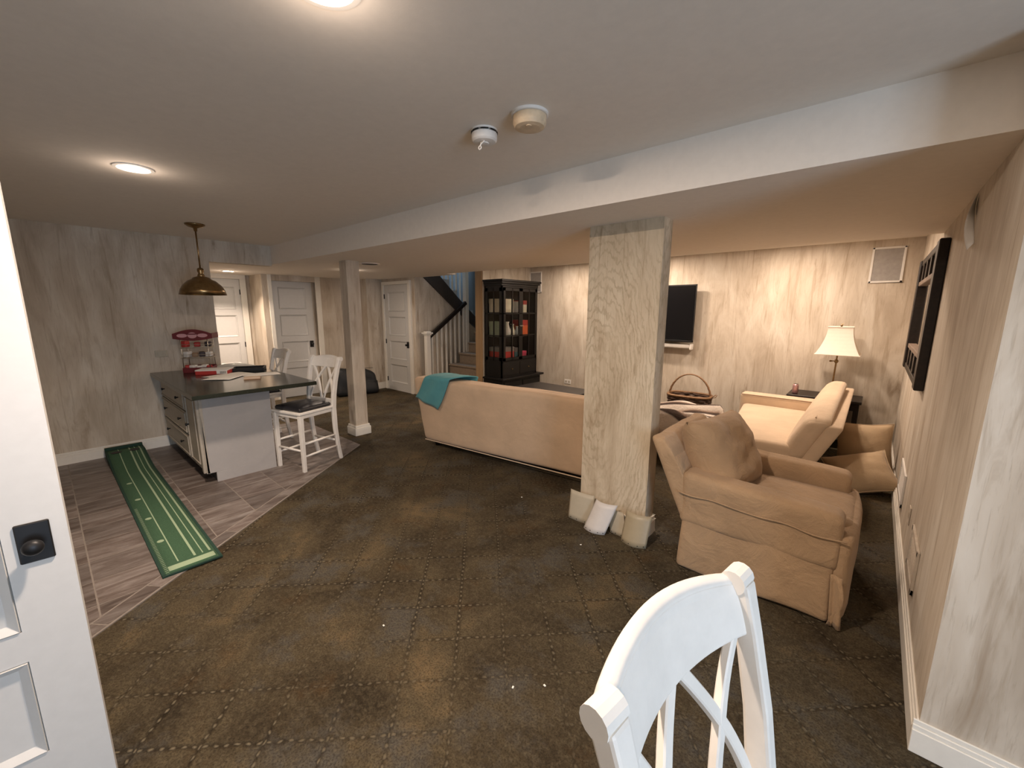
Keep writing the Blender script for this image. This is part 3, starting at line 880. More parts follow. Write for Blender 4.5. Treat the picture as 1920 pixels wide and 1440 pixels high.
# ------------------------------------------------------------------ television, sound bar
tv = thing('television', 'black flat television mounted on the wall right of the column', 'television', (-2.83, YTV, 1.60), 0)
part('screen', MB().box(-.735, .735, -.155, -.13, -.41, .43), pm('tv_glass', (.006, .006, .007), .12, var=.02), tv, .004)
part('bezel', MB().box(-.745, .745, -.16, -.125, .415, .435).box(-.745, .745, -.16, -.125, -.43, -.405).box(-.745, -.735, -.16, -.125, -.43, .435).box(.735, .745, -.16, -.125, -.43, .435), BLACKM, tv, .002)
part('housing', MB().box(-.68, .68, -.13, -.09, -.36, .36), BLACKM, tv, .01)
part('wall_mount', MB().box(-.2, .2, -.09, 0, -.15, .15), BLACKM, tv)
sb = thing('sound_bar', 'white sound bar on the wall directly below the television', 'speaker', (-2.75, YTV, 1.10), 0)
part('body', MB().soft(-.63, .63, -.13, -.03, -.035, .035, .03, 5, 3), PLASTW, sb, smooth=True)
part('end_cap', MB().soft(.615, .645, -.135, -.02, -.05, .04, .012, 2, 2), PLASTW, sb, smooth=True)
part('bracket', MB().box(-.3, -.26, -.04, 0, -.03, .03).box(.26, .3, -.04, 0, -.03, .03), PLASTW, sb)

# ------------------------------------------------------------------ basket with hoop handle
WICK = wood('dark_wicker', (.030, .014, .008), (.10, .048, .025), .6, (60, 60, 60), .4)
WICK2 = wood('pale_wicker', (.16, .085, .04), (.30, .17, .085), .6, (60, 60, 60), .4)
bk = thing('wicker_basket', 'dark wicker basket with tall hoop handle by the television wall', 'basket', (-1.98, 6.28, .0), R(4))
BZ = .40
mb = MB()
nrow = 13
for r_ in range(nrow):
    z = .02 + (BZ-.03)*r_/(nrow-1)
    f = .82 + .18*r_/(nrow-1)
    pts = []
    for k in range(56):
        a = 2*math.pi*k/56
        ca, sa = math.cos(a), math.sin(a)
        rx, ry = .29*f, .19*f
        p = 3.2
        d = (abs(ca)**p+abs(sa)**p)**(-1/p)
        wob = .007*(1 if (k//2+r_) % 2 else -1)
        pts.append(((rx+wob)*ca*d, (ry+wob)*sa*d, z + .006*math.sin(a*5+r_)))
    mb.tube(pts, .0165, 6, True)
part('weave', mb, WICK, bk, smooth=True)
part('bottom', MB().lathe([(.22, .01), (.22, .03)], 24), WICK, bk)
pts = []
for k in range(57):
    a = 2*math.pi*k/56; ca, sa = math.cos(a), math.sin(a); d = (abs(ca)**3.2+abs(sa)**3.2)**(-1/3.2)
    pts.append((.298*ca*d, .198*sa*d, BZ+.012))
part('rim', MB().tube(pts[:-1], .018, 8, True), WICK2, bk, smooth=True)
mb = MB()
for ph in (0, 2.1, 4.2):
    mb.tube([(.292*math.cos(math.pi*k/40)+.009*math.cos(k*.9+ph)*math.cos(math.pi*k/40), .009*math.sin(k*.9+ph), BZ-.04+.36*math.sin(math.pi*k/40)) for k in range(41)], .009, 6)
part('handle', mb, WICK2, bk, smooth=True)
part('twig_end', MB().tube([(.28, 0, BZ-.02), (.33, -.02, BZ+.03), (.36, -.02, BZ+.06)], .007, 6).tube([(.30, 0, BZ), (.35, .02, BZ+.01), (.37, .02, BZ+.05)], .006, 6), WICK2, bk, smooth=True)

# ottoman and striped blanket in front of the basket
ot = thing('ottoman', 'low dark brown ottoman hidden under the striped blanket', 'ottoman', (-1.60, 4.80, 0), R(5))
part('cushion', MB().soft(-.36, .36, -.32, .32, .12, .43, .05, 5, 3), pm('ottoman_leather', (.06, .035, .025), .5, bump=.2), ot, smooth=True)
for sx in (-1, 1):
    for sy in (-1, 1): part('leg', MB().box(sx*.29-.025, sx*.29+.025, sy*.25-.025, sy*.25+.025, 0, .13), DARKW, ot)
def stripes():
    t = NT('striped_blanket')
    sep = t.n('ShaderNodeSeparateXYZ'); t.link(t.mapping((1, 1, 1)), sep.inputs[0])
    f = t.math('FRACT', t.math('MULTIPLY', t.math('ADD', sep.outputs[1], t.math('MULTIPLY', sep.outputs[0], .15)), 9.0))
    col = t.ramp(f, [(.0, (.64, .57, .50)), (.36, (.66, .58, .51)), (.42, (.055, .035, .028)), (.66, (.085, .055, .04)), (.74, (.34, .24, .18)), (.95, (.64, .56, .48))])
    t.bump(t.noise(t.mapping((1, 1, 1)), 38, 5, .7, .8), .9, .02)
    return t.fin(col, .95)
def blk(u, v):
    x = -.44+.88*u; y = -.44+.88*v
    z = .50 + .06*math.sin(v*6+u*2.5) + .045*noise.noise((u*3, v*5, 2)) + .022*math.sin(v*21+u*5+2*noise.noise((u*3, v*3, 0)))
    ed = max(abs(x)/.40, abs(y)/.37)
    if ed > 1: z -= (ed-1)*1.3
    return (x*.97, y, max(z, .1))
tag(part('blanket', MB().sheet(blk, 30, 34, .014), stripes(), smooth=True, loc=(-1.57, 4.76, .012), rot=(0, 0, R(10))), 'rumpled cream and brown striped blanket between column and armchair', 'blanket')
tag(part('red_cloth', MB().soft(-.05, .05, -.04, .04, 0, .10, .03, 4, 3, lambda p, q: (p.x+.01*noise.noise(p*20), p.y, p.z+.02*noise.noise(p*15))), RED, smooth=True, loc=(-1.43, 5.36, .342)), 'small red cloth bundle peeking beside the basket', 'cloth')
tag(part('pouf', MB().soft(-.15, .15, -.13, .13, 0, .34, .03, 3, 2), pm('pouf_brown', (.12, .07, .045), .8), smooth=True, loc=(-1.44, 5.42, 0)), 'small brown pouf holding the red cloth behind the blanket', 'pouf')

# ------------------------------------------------------------------ loveseat
lv = thing('loveseat', 'pale tan armless ended loveseat with slanted back near right wall', 'loveseat', (-.62, 5.2, 0))
def lw(p):
    """shear: seat deeper towards the far end. local coords -> local"""
    f = (p.y+.95)/1.9
    return f
def seat_def(p, q):
    f = lw(p)
    x = p.x - .24*f*max(0, -q[0]*.5+.5)
    puff = .018*(1-q[0]**2)*(1-q[1]**4) if q[2] > 0 else 0
    return (x, p.y, p.z+puff+.005*noise.noise((p.x*5, p.y*5, 0)))
part('seat_base', MB().soft(-.33, .34, -.93, .93, .10, .34, .02, 5, 3, seat_def), LOVE, lv, smooth=True)
part('seat_cushion', MB().soft(-.36, .20, -.95, .74, .335, .475, .045, 8, 3, seat_def), LOVE, lv, smooth=True)
def bk_def(p, q):
    f = lw(p); h = (p.z-.30)/.48
    x = p.x + .20*h + .02*f
    z = p.z + (.09*f)*max(0, h) - .02*(1-f)*h
    z -= .03*max(0, -q[1]-.75)*4*max(0, q[2])
    return (x - (.03*(1-q[1]**4)*(1-q[2]**2) if q[0] < 0 else 0), p.y, z)
part('back_cushion', MB().soft(.06, .25, -.95, .78, .34, .79, .07, 8, 4, bk_def), LOVE, lv, smooth=True)
part('back_frame', MB().soft(.22, .34, -.94, .94, .10, .70, .03, 6, 3, lambda p, q: (p.x+.22*max(0, (p.z-.30)/.48), p.y, p.z+.09*lw(p)*max(0, (p.z-.3)/.48))), LOVE, lv, smooth=True)
part('arm', MB().soft(-.62, .24, .74, .95, .10, .60, .045, 6, 3), LOVE, lv, smooth=True)
pts = [(-.60+.8*k/20, .735, .585) for k in range(21)]
part('welt', MB().tube(pts, .006, 6), pm('welt_brown', (.20, .12, .07), .9), lv)
pts = [(.30+.018*k/20+.02, -.90+1.66*k/20, .752+.088*k/20) for k in range(21)]
part('welt', MB().tube(pts, .006, 6), LOVE, lv)
for x, y in ((-.27, -.86), (.28, -.86), (-.45, .86), (.28, .86)):
    part('foot', MB().lathe([(.025, 0), (.03, .05), (.035, .11)], 12, (x, y, 0)), DARKW, lv)

# ------------------------------------------------------------------ side table, lamp, can
tb = thing('side_table', 'dark wooden side table in the corner behind the loveseat', 'side table', (-.395, 6.42, 0))
part('tabletop', MB().box(-.37, .37, -.235, .235, .575, .61), DARKW, tb, .004)
part('lower_shelf', MB().box(-.33, .33, -.2, .2, .16, .18), DARKW, tb)
part('apron', MB().box(-.34, .34, -.21, -.19, .49, .575).box(-.34, .34, .19, .21, .49, .575).box(-.34, -.32, -.21, .21, .49, .575).box(.32, .34, -.21, .21, .49, .575), DARKW, tb)
for sx in (-1, 1):
    for sy in (-1, 1): part('leg', MB().box(sx*.325-.025, sx*.325+.025, sy*.19-.025, sy*.19+.025, 0, .575), DARKW, tb, .003)
for sy in (-1, 1):
    for k in range(5): part('slat', MB().box(.318, .330, -.13+k*.065-.014, -.13+k*.065+.014, .18, .49), DARKW, tb) if sy > 0 else None
lp = thing('table_lamp', 'table lamp with white square bell shade and brass pole', 'lamp', (-.33, 6.36, .61))
part('base', MB().lathe([(.085, 0), (.085, .012), (.05, .022), (.016, .035)], 28), BRASS, lp, smooth=True)
part('pole', MB().tube([(0, 0, .03), (.006, 0, .30), (.012, 0, .60), (.012, 0, .84)], .009, 10), BRASS, lp, smooth=True)
part('swing_knuckle', MB().lathe([(.014, -.02), (.02, -.01), (.02, .01), (.014, .02)], 14, (.008, 0, .44)).tube([(-.045, 0, .44), (.03, 0, .44)], .006, 8).lathe([(.011, -.01), (.013, 0), (.011, .01)], 10, (-.048, 0, .44)), BRASS, lp, smooth=True)
SHADE = pm('lamp_shade_linen', (.80, .73, .64), .9, var=.03)
MATS['lamp_shade_linen'].node_tree.nodes['Principled BSDF'].inputs['Subsurface Weight'].default_value = .0
mb = MB()
ring = []
for k in range(9):
    f = k/8
    hw = .118 + .092*f**1.9
    ring.append((hw, .855 - .325*f))
def sq(hw, z, inset=0): return [(-hw+inset, -hw+inset, z), (hw-inset, -hw+inset, z), (hw-inset, hw-inset, z), (-hw+inset, hw-inset, z)]
vs_ = []; fs_ = []
for hw, z in ring: vs_ += sq(hw, z)
for hw, z in ring: vs_ += sq(hw, z, .004)
n_ = len(ring)
for i in range(n_-1):
    for k in range(4):
        fs_.append((4*i+k, 4*i+4+k, 4*i+4+(k+1) % 4, 4*i+(k+1) % 4))
        b = 4*n_
        fs_.append((b+4*i+k, b+4*i+(k+1) % 4, b+4*i+4+(k+1) % 4, b+4*i+4+k))
for k in range(4):
    fs_.append((k, (k+1) % 4, 4*n_+(k+1) % 4, 4*n_+k))
    e = 4*(n_-1)
    fs_.append((e+k, 4*n_+e+k, 4*n_+e+(k+1) % 4, e+(k+1) % 4))
part('shade', MB().add([(x+.012, y, z) for x, y, z in vs_], fs_), SHADE, lp)
tr = MB()
for hw, z in (ring[0], ring[-1]):
    p = sq(hw+.002, z); tr.tube([(x+.012, y, zz) for x, y, zz in p], .006, 6, True)
part('shade_trim', tr, SHADE, lp)
part('finial', MB().tube([(-.11, 0, .85), (.134, 0, .85)], .003, 6).lathe([(.006, .85), (.012, .865), (.012, .875), (.004, .885)], 12, (.012, 0, 0)).tube([(.012, 0, .885), (.03, 0, .895)], .004, 6), BRASS, lp)
cn = thing('drink_can', 'pink silver drink can standing on the side table', 'can', (-.69, 6.30, .61))
part('body', MB().lathe([(.024, 0), (.033, .01), (.033, .105), (.026, .122)], 24), pm('can_pink', (.50, .30, .30), .3, .6, var=.3, sc=(30, 30, 30)), cn, smooth=True)
part('lid', MB().lathe([(.026, .122), (.027, .125), (.024, .125), (.023, .121)], 24), NICKEL, cn)
tag(part('jar', MB().lathe([(.04, 0), (.045, .02), (.045, .13), (.03, .15), (.03, .17)], 20), WHT, smooth=True, loc=(-.22, 6.27, .18)), 'white jar on the lower shelf of the side table', 'jar')

# floor cushions
def cushion(name, wx, wz, th, loc, rot, mat, label, seed, group='loose floor cushions'):
    o = tag(part(name, MB().pillow(wx, wz, th, 22, .10, .016, seed, 2.2, .62), mat, smooth=True, loc=loc, rot=rot), label, 'cushion', group)
    pts = []
    for k in range(64):
        a = k/16
        e = int(a) % 4; t = a-int(a)
        u, v = [(t*2-1, -1), (1, t*2-1), (1-t*2, 1), (-1, 1-t*2)][e]
        pts.append((u*wx/2*(1-.10*(1-v*v)*abs(u)**3), 0, v*wz/2*(1-.10*(1-u*u)*abs(v)**3)))
    part('piping', MB().tube(pts, .0055, 6, True), mat, o, smooth=True)
    return o
cushion('floor_cushion', .46, .52, .24, (.045, 5.36, .285), (R(-10), R(-8), R(-10)), PILL, 'upright tan square cushion leaning behind the loveseat', 1)
cushion('floor_cushion', .50, .44, .25, (.045, 4.88, .165), (R(-54), R(-18), R(14)), PILL, 'tan cushion lying tilted against the right wall', 5)

# ------------------------------------------------------------------ armchair in a slipcover
ac = thing('armchair', 'brown slipcovered armchair facing the right wall beside the column', 'armchair', (-.40, 3.0, 0))
# local: x -.40..+.44 (front +x), y -.43..+.47
def skirt(p, q):
    n_ = .012*math.sin(p.x*11+1)*(1-p.z/.36) + .010*noise.noise((p.x*4, p.z*3, p.y*4))
    fl = .02*(1-p.z/.36)
    x = p.x + (fl+n_)*(1 if q[0] > .8 else (-1 if q[0] < -.8 else 0))
    y = p.y + (fl+n_)*(1 if q[1] > .8 else (-1 if q[1] < -.8 else 0))
    x -= .04*(p.z/.36)*max(0, -q[0])*.4
    return (x, y, p.z + (.01*math.sin(p.x*9) if q[2] < -.9 else 0) + .006)
part('skirt', MB().soft(-.385, .385, -.425, .45, 0, .38, .025, 14, 3, skirt), SLIP, ac, smooth=True)
def arm_def(p, q):
    puff = .012*(1-q[0]**4)
    nz = .008*noise.noise((p.x*5, p.y*5, p.z*6))
    return (p.x - .0*p.z, p.y + (nz if abs(q[1]) > .8 else 0), p.z + (puff if q[2] > 0 else 0) - .015*(q[0]*.5+.5)*(q[2] > 0) + .03*max(0, -q[0]-.3)*(q[2] > 0))
for y0, y1 in ((-.43, -.26), (.29, .46)):
    part('arm', MB().soft(-.42, .40, y0, y1, .30, .625, .042, 8, 4, arm_def), SLIP, ac, smooth=True)
part('seat_cushion', MB().soft(-.28, .455, -.27, .30, .34, .515, .07, 8, 4, lambda p, q: (p.x, p.y*(1+.0*q[0]), p.z+(.02*(1-q[0]**2)*(1-q[1]**2) if q[2] > 0 else 0))), SLIP, ac, smooth=True)
part('front_panel', MB().soft(.36, .44, -.41, .44, .02, .50, .045, 6, 3, lambda p, q: (p.x+.03*(1-q[1]**2)+.012*noise.noise((p.y*7, p.z*4, 1)), p.y, p.z)), SLIP, ac, smooth=True)
def cback(p, q):
    h = max(0, (p.z-.30)/.54)
    return (p.x - .25*h + .006*noise.noise((p.y*6, p.z*6, 0)), p.y, p.z + .012*noise.noise((p.y*5, 1, 0))*(q[2] > 0) - .10*h*max(0, q[0]))
part('back', MB().soft(-.40, -.22, -.42, .45, .20, .835, .035, 8, 3, cback), SLIP, ac, smooth=True)
bcush = part('back_cushion', MB().pillow(.60, .52, .30, 22, .05, .02, 9), SLIP, ac, smooth=True, loc=(-.285, -.03, .70), rot=(R(0), R(28), R(0)))
bcush.rotation_euler = (R(-26), 0, R(78))
part('welt', MB().tube([(-.43+.85*k/24, -.438-.004*math.sin(k), .515-.03*k/24-.006*math.sin(k*.7)) for k in range(25)], .005, 6), SLIP, ac, smooth=True)
part('skirt_pleat', MB().sheet(lambda u, v: (.375+.05*u+.02*v, -.445+.012*math.sin(u*6), .30-.29*v), 6, 8, .004), SLIP, ac, smooth=True)
part('tie', MB().sheet(lambda u, v: (.40+.022*u+.02*math.sin(v*4), -.45-.012*math.sin(v*5), .28-.27*v), 3, 12, .003), SLIP, ac, smooth=True)
for x in (-.34, .33):
    for y in (-.36, .38): part('foot', MB().box(x-.025, x+.025, y-.025, y+.025, 0, .08), DARKW, ac)

# ------------------------------------------------------------------ curved panels leaning on the column foot
def panel(cx, y0, W, H, curve, lean, rz, label, seed, mat, roll=0):
    o = thing('curved_panel', label, 'panel', (cx, y0, 0), R(rz), 'curved panels at the column foot')
    def fn(u, v):
        a = u*2-1
        return (a*W/2 + roll*v*H, -curve*(1-a*a) + lean*v, .002+H*v*math.sqrt(max(.1, 1-(lean/H)**2)))
    part('sheet', MB().sheet(fn, 14, 6, .0025), mat, o, smooth=True)
    for u in (.12, .38, .72, .92):
        p = Vector(fn(u, .06))
        part('rivet_hole', MB().lathe([(.0035, -.001), (.0035, .001)], 8), BLACKM, o, loc=p+Vector((0, -.003, 0)), rot=(R(90), 0, 0))
PB = BEIGEP; PW = pm('pale_panel', (.58, .55, .52), .45, var=.04)
panel(-1.585, 2.635, .215, .225, .012, .06, 2, 'greyish curved beige panel at the left foot of the column', 1, BEIGEP, -.08)
panel(-1.425, 2.575, .175, .235, .032, .095, 3, 'whitest curved panel leaning on its beige neighbour', 2, PW, .22)
panel(-1.262, 2.645, .135, .17, .004, .05, -4, 'narrow tilted panel half hidden between two curved panels', 3, BEIGEP, -.35)
panel(-1.125, 2.605, .185, .225, .036, .075, 4, 'rounded tan curved panel at the right foot of the column', 4, pm('tan_panel', (.36, .30, .20), .45, var=.05), .03)

# ------------------------------------------------------------------ wall frame on the right wall
FRAMEW = wood('greyed_wood', (.13, .09, .065), (.22, .155, .115), .6)
wf = thing('wall_frame', 'dark wooden mirror frame with slatted ends on the right wall', 'mirror', (XR, 0, 0))
ya, yb, za, zb = 4.02, 5.86, 1.10, 2.13
fr = MB()
dx0, dx1 = -.055, 0
fr.box(dx0, dx1, ya, ya+.17, za, zb)
part('stile', fr, DARKW, wf, .006)
part('stile', MB().box(dx0, dx1, yb-.17, yb, za, zb), DARKW, wf, .006)
part('rail', MB().box(dx0+.01, dx1, ya+.17, yb-.17, zb-.05, zb), DARKW, wf, .004)
part('rail', MB().box(dx0+.01, dx1, ya+.17, yb-.17, za, za+.05), DARKW, wf, .004)
part('rail', MB().box(dx0+.01, dx1, ya+.17, yb-.17, zb-.24, zb-.20), FRAMEW, wf, .004)
part('rail', MB().box(dx0+.01, dx1, ya+.17, yb-.17, za+.20, za+.24), FRAMEW, wf, .004)
for k in range(4):
    y = ya+.17+(yb-ya-.34)*(k+.5)/4
    part('slat', MB().box(dx0+.015, dx1, y-.06, y+.06, zb-.20, zb-.05), DARKW, wf)
    part('slat', MB().box(dx0+.015, dx1, y-.06, y+.06, za+.05, za+.20), DARKW, wf)
part('mirror_glass', MB().box(-.014, -.006, ya+.16, yb-.16, za+.23, zb-.23), pm('mirror', (.75, .74, .70), .04, 1, var=.02), wf)

# ------------------------------------------------------------------ kitchen island
ki = thing('kitchen_island', 'painted island cabinet with drawers and a plain grey end panel', 'island', (XK, .88, 0))
IW = -4.59-XK   # length in x
part('carcass', MB().box(0.005, IW-.02, .02, .59, .10, .86), CREAMP, ki)
part('end_panel', MB().box(IW-.02, IW, .0, .595, .105, .865).box(IW-.02, IW, .07, .595, 0, .105), GREYP, ki, .002)
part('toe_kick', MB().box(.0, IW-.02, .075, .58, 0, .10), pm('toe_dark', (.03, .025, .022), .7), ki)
part('face_frame', MB().box(0.005, IW, 0, .02, .105, .14).box(.005, IW, 0, .02, .835, .865).box(IW-.05, IW, -.004, .02, .105, .865).box(.005, .04, 0, .02, .105, .865).box(IW-.50, IW-.46, 0, .02, .105, .865), CREAMP, ki, .002)
part('pilaster', MB().box(IW-.085, IW-.055, -.022, 0, .11, .86).box(IW-.045, IW-.012, -.026, 0, .11, .86), CREAMP, ki, .004)
drw = [(.15, .38), (.395, .625), (.64, .825)]
for z0, z1 in drw:
    d_ = part('drawer', MB().box(.05, IW-.51, -.018, 0, z0, z1), CREAMP, ki, .003)
    part('drawer_bead', MB().tube([(.075, -.02, z0+.02), (IW-.535, -.02, z0+.02), (IW-.535, -.02, z1-.02), (.075, -.02, z1-.02)], .006, 6, True), CREAMP, d_)
    for kx in (.28, IW-.76):
        part('knob', MB().lathe([(.006, 0), (.006, .014), (.016, .02), (.012, .03)], 14), BLACKM, d_, smooth=True, loc=(kx, -.018, (z0+z1)/2+.01), rot=(R(90), 0, 0))
d_ = part('cabinet_door', MB().box(IW-.455, IW-.10, -.018, 0, .15, .825), CREAMP, ki, .003)
part('door_bead', MB().tube([(IW-.43, -.02, .18), (IW-.125, -.02, .18), (IW-.125, -.02, .795), (IW-.43, -.02, .795)], .007, 6, True), CREAMP, d_)
part('knob', MB().lathe([(.006, 0), (.006, .014), (.016, .02), (.012, .03)], 14), BLACKM, d_, smooth=True, loc=(IW-.42, -.018, .52), rot=(R(90), 0, 0))
ZT = .905
tag(part('countertop', MB().box(XK+.005, -4.335, .79, 1.85, .866, ZT), STONE, bevel=.006, seg=2), 'dark green black stone countertop covering the island', 'countertop')

# display rack with red header
rk = thing('snack_rack', 'wire snack display rack with red header sign on the countertop', 'display rack', (-6.03, 1.22, ZT), R(62))
REDP = pm('rack_red', (.14, .012, .018), .35, var=.08)
PINKP = pm('rack_pink', (.62, .32, .34), .4, var=.05)
W2, D2 = .14, .11
part('base_tray', MB().box(-W2, W2, -D2, D2, 0, .018).box(-W2, W2, -D2, -D2+.012, .018, .06).box(-W2, -W2+.012, -D2, D2, .018, .06).box(W2-.012, W2, -D2, D2, .018, .06).box(-W2, W2, D2-.012, D2, .018, .07), REDP, rk, .003)
for sx in (-1, 1):
    for sy in (-1, 1):
        part('upright', MB().tube([(sx*(W2-.01), sy*(D2-.01), .02), (sx*(W2-.01), sy*(D2-.01), .43)], .005, 6), NICKEL, rk, smooth=True)
for z in (.17, .29):
    mb = MB().tube([(-W2, -D2, z), (W2, -D2, z), (W2, D2, z), (-W2, D2, z)], .004, 6, True).tube([(-W2, -D2, z+.04), (W2, -D2, z+.04), (W2, D2, z+.04), (-W2, D2, z+.04)], .003, 6, True)
    for k in range(6): mb.tube([(-W2+.05*k+.01, -D2, z), (-W2+.05*k+.01, D2, z)], .0025, 5)
    part('wire_shelf', mb, NICKEL, rk)
hd = [(-W2-.05, .40)] + [(-W2-.05+(2*W2+.10)*k/16, .455+.05*math.sin(math.pi*k/16)) for k in range(17)] + [(W2+.05, .40)] + [(W2+.05-(2*W2+.10)*k/16, .40-.025*math.sin(math.pi*k/16)) for k in range(1, 16)]
hs = part('header_sign', MB().prism(hd, 'y', -D2-.02, -D2+.0), REDP, rk)
part('header_side', MB().box(-W2-.05, -W2-.04, -D2, D2, .40, .46).box(W2+.04, W2+.05, -D2, D2, .40, .46), REDP, hs)
for cx, cz, rx, rz_ in ((-.098, .435, .05, .022), (0, .437, .045, .034), (.098, .435, .05, .022)):
    part('emblem', MB().prism([(cx+rx*math.cos(a*.3927), cz+rz_*math.sin(a*.3927)) for a in range(16)], 'y', -D2-.024, -D2-.019), PINKP, hs)
part('emblem_band', MB().box(-.04, .04, -D2-.026, -D2-.02, .445, .458), REDP, hs)
random.seed(3)
pk = [(.022, cm('pack_brown', (.10, .05, .035))), (.03, RED), (.03, cm('pack_dark', (.035, .025, .03))), (.03, WHT), (.03, cm('pack_tan', (.30, .19, .11)))]
for z, n in ((.022, 5), (.178, 4), (.298, 3)):
    for k in range(n):
        cx = -W2+.035+k*(2*W2-.07)/max(1, n-1)
        ci = random.randrange(5); m = pk[ci][1]
        h_ = random.uniform(.045, .075)
        o = tag(part('snack_pack', MB().soft(-.03, .03, -.04, .04, 0, h_, .012, 3, 2), m, smooth=True), '', 'snack', 'snack packs in the display rack')
        o.matrix_world = Matrix.Translation(rk.location) @ Matrix.Rotation(R(62), 4, 'Z') @ Matrix.Translation((cx, random.uniform(-.05, .02), z)) @ Matrix.Rotation(random.uniform(-.4, .4), 4, 'Z')
        col_n = ('brown', 'red', 'black', 'white', 'tan')[ci]
        ordn = ('first', 'second', 'third', 'fourth', 'fifth', 'sixth', 'seventh')[k]
        o['label'] = '%s snack pack, %s from the left in the %s of the display rack' % (col_n, ordn, 'bottom tray' if z < .1 else ('lower wire shelf' if z < .2 else 'upper wire shelf'))

# papers and boxes on the counter
PAPER = pm('paper', (.86, .83, .77), .8, var=.03)
def sheet_paper(loc, rz, w_, h_, label, mat=PAPER, lift=.006, th=.0016):
    def fn(u, v): return ((u-.5)*w_, (v-.5)*h_, lift*math.sin(u*3.0)*math.sin(v*2.6+.4)+th)
    return tag(part('paper_sheet', MB().sheet(fn, 8, 8, th), mat, smooth=True, loc=loc, rot=(0, 0, R(rz))), label, 'paper', 'papers on the countertop')
sheet_paper((-5.44, 1.36, ZT), 20, .30, .42, 'creased cream paper sheet lying nearest the counter middle')
sheet_paper((-5.28, 1.27, ZT+.004), 48, .28, .34, 'white paper sheet overlapping the creased cream one')
sheet_paper((-5.26, 1.62, ZT), -8, .26, .36, 'loose white sheet on the countertop beside the black tray', lift=.006)
bx_ = thing('cereal_box', 'red and white printed box lying on the countertop by the rack', 'box', (-5.72, 1.29, ZT), R(58))
part('carton', MB().box(-.16, .16, -.10, .10, 0, .052), RED, bx_, .003)
part('white_top', MB().box(-.161, .161, -.101, .101, .040, .056), WHT, bx_, .003)
part('white_panel', MB().box(.05, .155, -.103, -.099, .006, .044), WHT, bx_)
for k in range(7): part('barcode_bar', MB().box(.085+k*.009, .089+k*.009, -.1045, -.1025, .012, .036), BLACKM, bx_)
bt = thing('black_tray', 'flat black tray on the countertop behind the papers', 'tray', (-5.72, 1.64, ZT), R(65))
part('tray', MB().box(-.17, .17, -.12, .12, 0, .012).box(-.17, .17, -.12, -.105, .012, .04).box(-.17, .17, .105, .12, .012, .04).box(-.17, -.155, -.12, .12, .012, .04).box(.155, .17, -.12, .12, .012, .04), BLACKM, bt, .003)
nb = thing('note_pad', 'small tan note block near the front edge of the countertop', 'note pad', (-4.98, 1.45, ZT), R(70))
part('pages', MB().box(-.075, .075, -.05, .05, .006, .024), cm('tan_paper', (.62, .47, .34)), nb, .001)
part('backing', MB().box(-.077, .077, -.052, .052, 0, .006), cm('tan_card', (.28, .15, .07)), nb)
def bag_(u, v):
    a, b = u*2-1, v*2-1
    e = max(0, 1-a*a)*max(0, 1-b*b)
    return (a*.22, b*.13, .004+.055*e**.6+.008*noise.noise((a*4, b*4, 0))*e)
tag(part('plastic_bag', MB().sheet(bag_, 18, 14, .002), pm('bag_white', (.62, .62, .58), .3, var=.08), smooth=True, loc=(-6.09, 1.58, ZT), rot=(0, 0, R(65))), 'flattened whitish plastic bag at the back of the countertop', 'bag')

